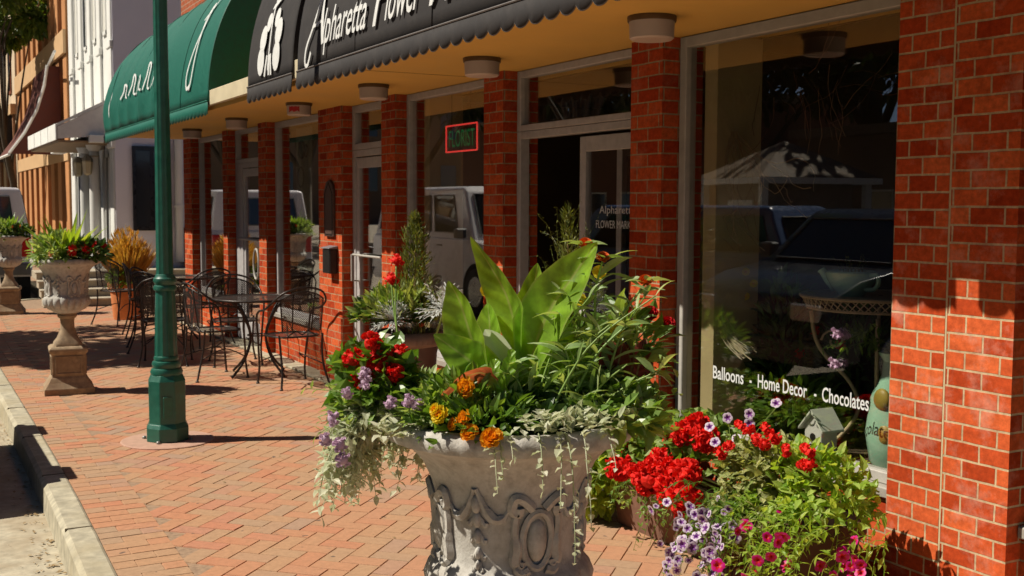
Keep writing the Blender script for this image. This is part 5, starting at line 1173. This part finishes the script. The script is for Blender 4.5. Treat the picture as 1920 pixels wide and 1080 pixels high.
# lime foliage spilling at the trough's far end
t = plant('sweet_potato_vine', 'lime green vine spilling down the far end of the brown trough', (3.2, 4.85, .26))
m = MB(); bush(m, (-.05, .0, .02), (.16, .17, .16), 520, .07, .05, -.2, jit=.8); bush(m, (-.05, .02, -.1), (.13, .15, .12), 300, .06, .045, -.4, zmin=-1)
m.build('foliage', LF['lime'], t, fixn=False)
# round pot carrying petunias
t = empty('round_pot', (3.17, 3.38, 0), 0, 'round terracotta pot half hidden by trailing petunias beside the brick pier', 'pot')
m = MB(); m.lathe([(.17, 0), (.235, .33), (.255, .335), (.26, .40), (.245, .405), (.235, .37)], 44, cap=False); m.add([(.236 * cos(k * pi / 10), .236 * sin(k * pi / 10), .375) for k in range(20)], [tuple(range(20))]); m.build('pot', M_plain('dark_terracotta', (.10, .045, .025), .8, .25, 12), t, smooth='auto')
random.seed(75)
P1 = plant('petunia', 'white edged purple petunias trailing left of the round pot', (3.1, 3.6, .38))
m = MB(); tips = []
for k in range(46):
    y = U(3.38, 3.84); P = strand(m, atp(P1, U(2.92, 3.04), y, U(.33, .45)), V((-.8, U(-.3, .5), U(0, .7))), U(.2, .46), .026, .036, .018, grav=1.5); tips += P[3:]
bush(m, atp(P1, 3.10, 3.60, .36), (.12, .2, .08), 260, .045, .022, .2); m.build('foliage', LF['green'], P1, fixn=False)
random.shuffle(tips)
for q in tips[:91]:
    inst(PETW, 'flower', q + V((-.035, -.02, 0)), P1, face(V((-.8, -.7, .25)) + rdir() * .9), U(.6, 1.12))
for (x, y, z) in ((3.1, 3.46, .83), (3.1, 3.62, .76), (3.1, 3.76, .72), (3.1, 3.62, .72), (3.1, 3.88, .66), (3.1, 3.84, .60), (3.1, 3.7, .64)):
    inst(PETW, 'flower', atp(P1, x, y, z), P1, face(V((-.8, -.6, .4)) + rdir() * .4), 1.0); q_ = MB(); q_.tube(sp([atp(P1, 3.12, 3.75, .45), (atp(P1, 3.12, 3.75, .5) + atp(P1, x, y, z)) / 2, atp(P1, x + .01, y, z - .01)], 4), .002, 5); q_.build('stem', LF['stem'], P1)
P2 = plant('petunia', 'hot pink petunias trailing from the pot next to the brick pier', (3.12, 3.35, .40))
m = MB(); tips = []
for k in range(40):
    a = U(0, 2 * pi); y = 3.16 + .27 * cos(a); x = 3.08 + .18 * sin(a); P = strand(m, atp(P2, min(x, 3.2), y, U(.36, .5)), V((-.7, U(-.5, .4), U(0, .6))), U(.22, .5), .03, .05, .020, grav=1.5); tips += P[4:]
m.build('foliage', LF['lime'], P2, fixn=False)
random.shuffle(tips)
for q in tips[:40]: inst(PETH, 'flower', q + V((-.05, -.03, 0)), P2, face(V((-.8, -.7, .2)) + rdir() * .9), U(.55, 1.1))
P3 = plant('white_veined_foliage', 'pale cream variegated foliage over the round pot with small red flowers', (3.16, 3.58, .42))
m = MB(); bush(m, atp(P3, 3.11, 3.50, .52), (.15, .22, .15), 1000, .052, .030, .3, jit=.9)
for k in range(26): strand(m, atp(P3, 3.0, U(3.3, 3.65), U(.36, .48)), V((-.8, U(-.4, .2), U(0, .6))), U(.15, .32), .022, .05, .030, grav=1.5); m.build('pale_foliage', M_leaf('cream_leaf', [(.34, .42, .12), (.52, .56, .25), (.66, .66, .38)], .3), P3, fixn=False)
m = MB(); bush(m, atp(P3, 3.12, 3.22, .52), (.14, .24, .17), 760, .055, .03, .5, jit=.9)
for k in range(30): strand(m, atp(P3, 3.0, U(2.98, 3.45), U(.36, .5)), V((-.8, U(-.4, .4), U(0, .6))), U(.2, .42), .024, .055, .026, grav=1.4)
m.build('green_foliage', M_leaf('bright_bedding_leaf', [(.20, .36, .035), (.34, .50, .07), (.50, .60, .16)], .45), P3, fixn=False)
for (x, y, z) in ((3.1, 3.52, .715), (3.1, 3.47, .69), (3.1, 3.57, .66), (3.1, 3.40, .65), (3.1, 3.28, .67), (3.1, 3.26, .62), (3.1, 3.29, .61), (3.1, 3.62, .69), (3.1, 3.68, .70), (3.08, 3.5, .655), (3.1, 3.75, .60), (3.08, 3.78, .565)): inst(GERS, 'flower_head', atp(P3, x * .955, y * .955, 1.62 + (z - 1.62) * .955), P3, face(rdir(0)), U(.8, 1.1))
# ================================================================ inside the show window
CELA = M_plain('celadon_glaze', (.46, .80, .58), .18, .12, 8, bmp=0, coat=.5)
IR2 = M_plain('cream_wrought_iron', (.66, .52, .32), .5, .25, 20)
t = empty('wire_table', (4.08, 3.86, 0), 0, 'cream wrought iron table with scrolled legs inside the show window', 'table')
m = MB(); z = 1.20
m.tube([(.36 * cos(k * pi / 20), .36 * sin(k * pi / 20), z) for k in range(41)], .008, 6, caps=False); m.tube([(.33 * cos(k * pi / 20), .33 * sin(k * pi / 20), z - .055) for k in range(41)], .007, 6, caps=False)
for k in range(60):
    a = k * 2 * pi / 60; m.tube([(.36 * cos(a), .36 * sin(a), z), (.33 * cos(a + .16), .33 * sin(a + .16), z - .055)], .003, 4); m.tube([(.36 * cos(a), .36 * sin(a), z), (.33 * cos(a - .16), .33 * sin(a - .16), z - .055)], .003, 4)
m.build('apron', IR2, t, smooth='auto')
m = MB(); m.lathe([(.355, z), (.30, z + .004), (.02, z + .004)], 40, cap=False); m.build('tabletop', IR2, t)
for k in range(4):
    a = k * pi / 2 + .75; c_, s_ = cos(a), sin(a); m = MB()
    m.tube([(c_ * r_, s_ * r_, zz) for r_, zz in dense([(.31, z - .08), (.27, z - .25), (.12, z - .42), (.08, z - .55), (.16, z - .68), (.24, .46)], 5)], .010, 6)
    m.tube([(c_ * (.20 + r_ * .06 * cos(b_)), s_ * (.20 + r_ * .06 * cos(b_)), z - .22 + r_ * .06 * sin(b_)) for b_, r_ in [(j * .5, 1 - j * .06) for j in range(14)]], .006, 5); m.build('leg', IR2, t, smooth=True)
t = empty('teapot', (3.92, 3.88, 1.205), 0, 'celadon green teapot shaped planter on the wire table in the window', 'teapot')
m = MB(); m.lathe([(.055, .0), (.06, .006), (.09, .04), (.115, .085), (.12, .11), (.112, .118), (.10, .10)], 36, cap=False); m.add([(.1 * cos(k * pi / 10), .1 * sin(k * pi / 10), .1) for k in range(20)], [tuple(range(20))]); m.build('body', CELA, t, smooth='auto')
m = MB(); m.tube(sp([(-.02, .08, .04), (-.02, .13, .07), (-.03, .165, .115)], 4), [.03, .028, .026, .024, .022, .02, .019, .018, .022][:9], 10); m.build('spout', CELA, t, smooth=True)
m = MB(); m.tube(sp([(0, -.10, .10), (0, -.155, .105), (0, -.165, .07), (0, -.14, .04), (0, -.09, .035)], 4), .011, 8); m.build('handle', CELA, t, smooth=True)
t = plant('potted_sprig', 'small brown sprig standing in the celadon teapot', (3.92, 3.88, 1.30)); m = MB()
for k in range(26): strand(m, (U(-.04, .04), U(-.04, .04), 0), (U(-.4, .4), U(-.4, .4), 1), U(.05, .12), .02, .03, .01, grav=.1)
m.build('sprigs', LF['olive'], t, fixn=False)
t = empty('birdhouse', (3.80, 3.93, .445), 0, 'small white birdhouse with a pitched roof inside the show window', 'birdhouse')
m = MB(); m.prism([(-.055, 0), (.055, 0), (.055, .15), (0, .21), (-.055, .15)], 'X', -.05, .05); m.build('house', M_plain('white_painted_wood', (.86, .86, .80), .6, .1), t, bevel=.002)
m = MB(); m.prism([(-.08, .125), (0, .215), (.08, .125), (.08, .138), (0, .232), (-.08, .138)], 'X', -.07, .07); m.build('roof', M_plain('pale_green_roof', (.82, .86, .74), .6, .1), t, bevel=.002)
m = MB(); m.tube([(-.053, 0, .10), (-.0505, 0, .10)], .018, 14); m.tube([(-.05, 0, .065), (-.08, 0, .065)], .004, 6); m.build('entrance', DK, t)
t = empty('green_vase', (3.84, 3.53, .445), 0, 'tall celadon vase standing in the window next to the brick pier', 'vase')
m = MB(); m.lathe([(.06, 0), (.10, .06), (.12, .18), (.10, .34), (.055, .44), (.05, .50), (.075, .54), (.07, .54), (.045, .50)], 36, cap=False); m.build('body', CELA, t, smooth='auto')
m = MB(); 
for z_, y_ in ((.34, -.02), (.19, -.03)): m.ball((-.095, y_, z_), 1, 12, 8, (.022, .045, .05))
m.build('yellow_medallion', M_plain('ochre_glaze', (.45, .33, .06), .4), t, smooth=True)
t = plant('silk_flowers', 'lilac bell flowers arching out of the tall celadon vase', (3.84, 3.62, .98)); random.seed(80); m = MB(); fl = []
for k in range(10):
    P = strand(m, (0, 0, 0), (U(-.6, -.1), U(-.3, .8), .8), U(.2, .32), .03, .06, .018, grav=1.3); fl.append(P[-1])
m.build('foliage', LF['green'], t, fixn=False)
for q in fl[:3]: inst(LIL, 'flower', q, t, face((-.3, 0, -1)), 1.5)
t = empty('grey_platter', (3.83, 3.40, .447), 0, 'pale platter of white blossoms on the window ledge beside the pier', 'platter')
m = MB(); m.lathe([(.08, 0), (.12, .02), (.125, .03), (.08, .02)], 30, cap=True); m.build('dish', M_plain('pale_dish', (.6, .6, .6), .4), t, smooth='auto')
m = MB(); bush(m, (0, 0, .03), (.10, .12, .04), 160, .035, .02); m.build('blossoms', LF['white'], t, fixn=False)
# window display plants
random.seed(83)
dp = [('display_plant', 'leafy yellow flowered plant inside the show window near its left frame', (4.0, 4.40, .45), (.16, .16, .42), 420, 'dark', YELF, ((-.12, .18, .83), (-.1, .14, .77), (-.1, .20, .70))),
      ('display_plant', 'dark green plant with red blooms beneath the wire table', (4.25, 4.15, .45), (.25, .3, .36), 520, 'dark', REDF, ((-.2, .1, .55), (-.2, .2, .42), (-.22, -.1, .50), (-.2, -.2, .22))),
      ('display_plant', 'fern like plant low behind the window lettering', (3.95, 4.28, .45), (.16, .22, .18), 420, 'green', DKRED and REDF, ((-.1, .0, .2),))]
for nm, lb, loc, rad, n, mt, fm_, fp in dp:
    t = plant(nm, lb, loc); m = MB(); bush(m, (0, 0, rad[2] * .9), rad, n, .085, .03, .4); m.tube([(0, 0, 0), (0, 0, rad[2])], .008, 6); m.build('foliage', LF[mt], t, fixn=False)
    for q in fp: inst(fm_, 'flower', q, t, face((-.7, -.5, .3)), 1.3)
# twig sprays hung in the window
t = empty('twig_wreath', (3.78, 4.50, 1.55), 0, 'dark curly twigs hanging inside the left edge of the show window', 'twigs'); m = MB()
for k in range(26):
    p = V((0, .08 + U(-.03, .03), .45)); P = [p.copy()]; d = V((0, U(-.5, .1), -1))
    for j in range(14): d = (d + rdir() * .45 + V((0, -.02, -.05))).normalized(); p = p + d * .05; p.x = max(-.04, min(.1, p.x)); P.append(p.copy())
    m.tube(P, .0022, 4)
m.build('twigs', LF['dry'], t)
t = empty('dried_grass_sheaf', (3.74, 4.55, .92), 0, 'pale dried grass sheaf tied low inside the left of the show window', 'dried grass'); m = MB()
for k in range(40):
    a = V((0, .13 + U(-.03, .03), .22 + U(-.04, .06))); b_ = V((U(-.02, .02), -.16 + U(-.05, .05), -.02 + U(-.05, .05))); m.tube(sp([a, (a + b_) / 2 + V((0, U(-.01, .04), -.06)), b_], 4), .0016, 3)
m.build('stalks', M_leaf('straw', [(.55, .45, .28), (.7, .6, .42)], .2), t)
t = empty('straw_swag', (3.85, 4.0, 2.2), 0, 'reddish straw swag hanging across the top of the show window', 'straw swag'); m = MB()
for k in range(24):
    y = U(-.55, .45); p = V((U(-.08, .08), y, U(-.05, .12))); P = [p.copy()]; d = V((0, U(-.6, .6), U(-1, .2))).normalized()
    for j in range(7): d = (d + rdir() * .3).normalized(); p = p + d * .05; p.x = max(-.12, min(.12, p.x)); P.append(p.copy())
    m.tube(P, .0016, 3)
m.build('stalks', M_leaf('red_straw', [(.14, .05, .02), (.20, .10, .04)], .1), t)
# plants in the farther windows
random.seed(86)
for nm, lb, loc, n, mt in (('window_plant', 'arching green houseplant in the window behind the bistro tables', (3.88, 10.75, .46), 200, 'green'), ('window_plant', 'small plant in a yellow pot in the farthest shop window', (3.88, 14.35, .46), 90, 'lime')):
    t = plant(nm, lb, loc); m = MB()
    for k in range(26):
        a = U(0, 6.28); strand(m, (0, 0, .14), (cos(a), sin(a) * 1.4, 1.3), U(.25, .42), .04, .10, .035, grav=1.0)
    m.build('foliage', LF[mt], t, fixn=False); m = MB(); m.lathe([(.07, 0), (.10, .15), (.09, .15)], 20); m.build('pot', M_plain('ochre_pot', (.5, .36, .12), .5), t, smooth='auto')
# poster sheets in the fifth bay
t = empty('window_notice', (3.70, 11.3, 1.7), 0, 'pale translucent notice with round marks in the window left of the wide pier', 'notice')
m = MB(); m.box(3.69, 10.95, .95, 3.694, 11.45, 2.40); m.build('sheet', M_plain('pale_green_paper', (.28, .30, .24), .6, .2, 3), t, loc=None); t.children[0].matrix_parent_inverse = Matrix.Translation(-V(t.location))
m = MB()
for y, z, r_ in ((11.27, 2.18, .09), (11.12, 2.16, .06), (11.3, 1.90, .10), (11.3, 1.62, .06), (11.3, 1.45, .07)): m.tube([(3.688, y + r_ * cos(k * pi / 8), z + r_ * sin(k * pi / 8)) for k in range(17)], .010, 5)
o = m.build('round_marks', M_plain('dark_ink', (.05, .05, .05), .6), t); o.matrix_parent_inverse = Matrix.Translation(-V(t.location))
t = empty('red_poster', (3.72, 14.3, 1.5), 0, 'red and orange poster low in the farthest shop window', 'poster')
m = MB(); m.box(-.002, -.4, .38, .002, .35, .62); m.build('orange_sheet', M_plain('orange_paper', (.8, .12, .03), .6), t); m = MB(); m.box(-.002, -.4, -.1, .002, .35, .12); m.build('red_sheet', M_plain('red_paper', (.7, .03, .02), .6), t)
# fallen petals and leaves on the paving
# ================================================================ vehicles and the other side of the street
BLKG = M_plain('black_car_glass', (.012, .014, .018), .03, .05, 3, bmp=0, spec=.8); TYRE = M_plain('tyre_rubber', (.02, .02, .02), .8, .2, 30); RIMM = M_plain('alloy_rim', (.45, .45, .46), .3, .1, 10, metal=.8, bmp=0)
CHROM = M_plain('grey_bumper', (.12, .12, .12), .5); REDL = M_plain('red_tail_lamp', (.5, .01, .01), .15, .05, bmp=0, coat=.6); CLRL = M_plain('clear_headlamp', (.7, .7, .7), .1, .05, bmp=0, coat=.6)
def vehicle(name, label, loc, rz, L, Wd, H, belt, paint, nose, roof0, roof1, rear_slope=.1, wheel_r=.36, clear=.32):
    # along +Y is forward; origin at the ground under the centre
    t = empty(name, loc, radians(rz), label, 'vehicle'); h = L / 2; w2 = Wd / 2
    side = [(-h, clear + .08), (-h - .02, .62), (-h + .03, belt - .05), (-h + .08, belt), (roof1 + .55, belt), (h - nose * .4, belt - .10), (h - .12, belt - .24), (h, belt - .42), (h + .02, clear + .15), (h - .08, clear), (-h + .08, clear)]
    m = MB(); m.prism(side, 'X', -w2, w2); body = m.build('body', paint, t, bevel=.11, segs=4, smooth='auto')
    m = MB(); wt = w2 - .16
    low = [(-w2 + .03, -h + .06), (w2 - .03, -h + .06), (w2 - .03, roof1 + .62), (-w2 + .03, roof1 + .62)]
    top = [(-wt, -h + .06 + rear_slope), (wt, -h + .06 + rear_slope), (wt, roof1), (-wt, roof1)]
    rows = [[(x, y, belt - .03) for x, y in low], [(a[0] * .15 + b[0] * .85, a[1] * .15 + b[1] * .85, H - .07) for a, b in zip(low, top)], [(x, y, H - .02) for x, y in top], [(x * .9, y * (.96 if y > 0 else .985), H) for x, y in top]]
    m.grid(rows, close=True); m.add(rows[-1], [(0, 1, 2, 3)]); m.build('cabin', paint, t, bevel=.08, segs=3, smooth='auto')
    def lerp(a, b, k): return a + (b - a) * k
    def cabin_pt(u, v, side_):   # side_: 0 left,1 right along y; 2 rear, 3 windscreen
        A, B_ = rows[0], rows[1]
        i, j = {0: (0, 3), 1: (1, 2), 2: (0, 1), 3: (3, 2)}[side_]
        lo = V(A[i]).lerp(V(A[j]), u); hi = V(B_[i]).lerp(V(B_[j]), u); return lo.lerp(hi, v)
    def pane(side_, u0, u1, v0=.16, v1=.90, nm='window', fr=.035):
        n = {0: V((-1, 0, .2)), 1: V((1, 0, .2)), 2: V((0, -1, .1)), 3: V((0, 1, .5))}[side_].normalized()
        q = [cabin_pt(u, v, side_) for u, v in ((u0, v0), (u1, v0), (u1 - (0 if u1 < .97 else 0), v1), (u0, v1))]; c_ = sum(q, V((0, 0, 0))) / 4
        m = MB(); m.add([p + n * .012 for p in q] + [p - n * .02 for p in q], [(0, 1, 2, 3), (7, 6, 5, 4), (0, 4, 5, 1), (1, 5, 6, 2), (2, 6, 7, 3), (3, 7, 4, 0)]); o = m.build(nm, BLKG, t, bevel=.01, segs=2)
        m = MB(); m.tube([p + n * .014 for p in q] + [q[0] + n * .014], .012, 5); m.build('seal', CHROM, o)
    for s_ in (0, 1):
        for a, b in ((.05, .34), (.38, .62), (.66, .88)): pane(s_, a, b)
    pane(2, .12, .88, .15, .88, 'rear_window'); pane(3, .08, .92, .12, .92, 'windscreen')
    for sx in (-1, 1):
        for yy in (-h + L * .2, h - L * .19):
            m = MB(); m.tube([(sx * (w2 - .20), yy, wheel_r), (sx * (w2 + .012), yy, wheel_r)], wheel_r + .055, 28); m.build('wheel_arch', M_plain('wheel_arch_black', (.012, .012, .012), .9) if 'wheel_arch_black' not in bpy.data.materials else bpy.data.materials['wheel_arch_black'], t)
            m = MB(); m.tube([(sx * (w2 - .21), yy, wheel_r), (sx * (w2 - .20), yy, wheel_r), (sx * (w2 + .0), yy, wheel_r), (sx * (w2 + .02), yy, wheel_r)], [wheel_r * .92, wheel_r, wheel_r, wheel_r * .92], 28); wh = m.build('wheel', TYRE, t, smooth='auto')
            m = MB(); m.tube([(sx * (w2 + .018), yy, wheel_r), (sx * (w2 + .026), yy, wheel_r)], [wheel_r * .62, wheel_r * .58], 24); m.build('rim', RIMM, wh)
        m = MB(); m.box(sx * (w2 - .02), -h - .025, belt - .45, sx * (w2 - .17), -h + .02, belt - .10); m.build('tail_lamp', REDL, t, bevel=.01)
        m = MB(); m.box(sx * (w2 - .05), h - .03, belt - .45, sx * (w2 - .40), h + .03, belt - .30); m.build('headlamp', CLRL, t, bevel=.015)
        m = MB(); m.box(sx * (w2 + .01), roof1 + .35, belt + .02, sx * (w2 + .20), roof1 + .47, belt + .18); m.build('mirror', CHROM, t, bevel=.02)
        m = MB()
        for yy in (roof1 - .55, roof1 - 1.65): m.box(sx * (w2 + .001), yy - .10, belt - .13, sx * (w2 + .025), yy + .06, belt - .105)
        m.build('door_handle', CHROM, t)
    m = MB(); m.box(-w2 + .03, -h - .09, clear + .04, w2 - .03, -h + .03, clear + .24); m.build('bumper', CHROM, t, bevel=.03, segs=2)
    m = MB(); m.box(-w2 + .03, h - .03, clear, w2 - .03, h + .08, clear + .22); m.build('bumper', CHROM, t, bevel=.03, segs=2)
    return t
WVP = M_paint('white_van_paint', (.78, .74, .76)); 
vehicle('van', 'white van seen from behind at the far left beyond the urns', (1.12, 23.5, -.15), 0, 4.7, 1.95, 2.04, 1.30, WVP, .6, -1, 1.0, .06, .40, .50)
vehicle('parked_suv', 'white sport utility vehicle mirrored in the shop windows', (-1.75, 17.6, -.15), 180, 5.4, 1.95, 2.08, 1.22, M_paint('white_suv_paint', (.86, .83, .84)), 1.1, -1, .9, .25, .40, .40)
vehicle('parked_suv', 'dark blue sport utility vehicle mirrored in the big show window', (-2.4, 13.0, -.15), -20, 4.6, 1.85, 1.78, 1.12, M_paint('dark_blue_paint', (.09, .14, .28)), 1.0, -1, .7, .3, .37, .35)
vehicle('parked_car', 'white parked car mirrored behind the dark blue vehicle', (-15.6, 20.5, -.15), 0, 4.5, 1.8, 1.48, 1.0, M_paint('white_car_paint', (.7, .7, .7)), 1.2, -1, .5, .55, .33, .3)
vehicle('parked_suv', 'black sport utility vehicle parked nose to the kerb, mirrored low in the show window', (-2.05, 8.15, -.15), -90, 4.7, 1.9, 1.75, 1.22, M_paint('black_suv_paint', (.03, .035, .05)), 1.1, -1, .8, .25, .40, .38)
# gazebo across the street
t = empty('gazebo', (-9.2, 18.3, -.15), radians(10), 'shingled hip roof gazebo across the street mirrored in the show window', 'gazebo')
m = MB(); m.add([(-1.4, -1.4, 2.35), (1.4, -1.4, 2.35), (1.4, 1.4, 2.35), (-1.4, 1.4, 2.35), (0, 0, 3.15)], [(0, 1, 4), (1, 2, 4), (2, 3, 4), (3, 0, 4), (3, 2, 1, 0)]); m.build('roof', M_plain('weathered_shingles', (.26, .19, .13), .8, .6, 9, bmp=.5, bd=.05), t)
for sx in (-1, 1):
    for sy in (-1, 1): m = MB(); m.box(sx * 1.2 - .07, sy * 1.2 - .07, 0, sx * 1.2 + .07, sy * 1.2 + .07, 2.4); m.build('post', WHITE, t)
m = MB()
for a_, b_ in ((-1.42, -1.37), (1.37, 1.42)): m.box(a_, -1.42, 2.22, b_, 1.42, 2.345); m.box(-1.365, a_, 2.22, 1.365, b_, 2.344)
m.build('fascia', WHITE, t)
m = MB(); m.box(-1.0, -1.0, 0, 1.0, 1.0, 2.3); m.build('kiosk', M_plain('tan_kiosk', (.34, .28, .22), .7), t)
m = MB(); m.box(1.005, -.5, 1.1, 1.03, .5, 1.9); m.build('window', WHITE, t)
# low buildings and a wall of trees opposite
for i, (x, y0, y1, h, c, lb) in enumerate(((-21, 2, 14, 3.6, (.20, .15, .12), 'low flat roofed brown building across the street'), (-24, 15.5, 34, 4.4, (.28, .22, .18), 'long tan building across the street behind the gazebo'), (-22, 36, 60, 6, (.25, .12, .08), 'brick building at the far end of the opposite side'), (-22, -30, -2, 5, (.16, .12, .10), 'dark building opposite, behind the viewer'))):
    t = empty('low_building', (x, (y0 + y1) / 2, -.15), 0, lb, 'building'); m = MB(); m.box(-8, -(y1 - y0) / 2, 0, 0, (y1 - y0) / 2, h); m.build('wall', M_plain('plain_render', c, .8, .15, 1), t)
    m = MB(); m.box(-8.2, -(y1 - y0) / 2 - .2, h, .3, (y1 - y0) / 2 + .2, h + .35); m.build('roof', M_plain('flat_roof_edge', (.35, .3, .26), .8), t)
    for k in range(int((y1 - y0) / 2.5)):
        y = -(y1 - y0) / 2 + 1 + k * 2.5; m = MB(); m.box(.001, y, .9, .04, y + 1.3, 2.4); f = m.build('window', WHITE, t); m = MB(); m.box(.041, y + .08, .98, .05, y + 1.22, 2.32); m.build('pane', BLKG, f)
t = empty('low_building', (-20, 98, -.15), 0, 'added brown building at the street end, darkening the window reflections', 'building'); m = MB(); m.box(-30, 0, 0, 21.5, 8, 15); m.build('wall', M_plain('brown_render', (.16, .10, .06), .8, .3, .4), t)  # added out of view so the left panes mirror less sky
for k in range(12):
    m = MB(); m.box(-28 + k * 4, -.05, 3, -26.4 + k * 4, -.001, 5.5); m.box(-28 + k * 4, -.05, 8, -26.4 + k * 4, -.001, 10.5); m.build('window', BLKG, t)
DT = M_leaf('dark_oak_leaf', [(.012, .028, .006), (.03, .055, .012), (.06, .09, .02)], .25)
base = tree('oak_tree', 'dark oak across the street mirrored in the big window', (-17.5, 9, 0), 9, (0, 0, 6.6), (4.2, 4.2, 4.2), 9000, .46, .32, DT, 'dark oaks across the street', 90, 46)
lbs = ['dark oak behind the gazebo across the street', 'dark oak far along the opposite side of the street', 'dark oak farthest along the opposite side', 'dark oak opposite, just behind the viewer', 'dark oak opposite, well behind the viewer', 'tall dark oak in the back row opposite the shop', 'tall dark oak in the back row behind the gazebo', 'tall dark oak in the back row far along the street', 'dark oak between the gazebo and the low brown building', 'tall dark oak in the back row behind the viewer', 'added oak blocking mirrored sky at the far end of the street', 'added oak blocking mirrored sky well past the brick building', 'added oak blocking mirrored sky beyond the opposite pavement', 'last added oak blocking mirrored sky, far in the distance']
for (x, y, s_), lb in zip(((-18, 19, 1.05), (-17, 29, 1.0), (-16, 40, 1.1), (-17, -1, 1.0), (-16, -11, 1.1), (-25, 5, 1.5), (-26, 17, 1.5), (-25, 31, 1.55), (-18.5, 14, .9), (-25, -8, 1.5), (-14, 48, 1.3), (-12.5, 60, 1.4), (-11.5, 72, 1.4), (-9, 85, 1.5)), lbs):  # far oaks at the list's end are added to darken the left panes' reflections
    c_ = copy_tree(base); c_.location = (x, y, 0); c_.rotation_euler.z = U(0, 6); c_.scale = (s_, s_, s_); c_['label'] = lb
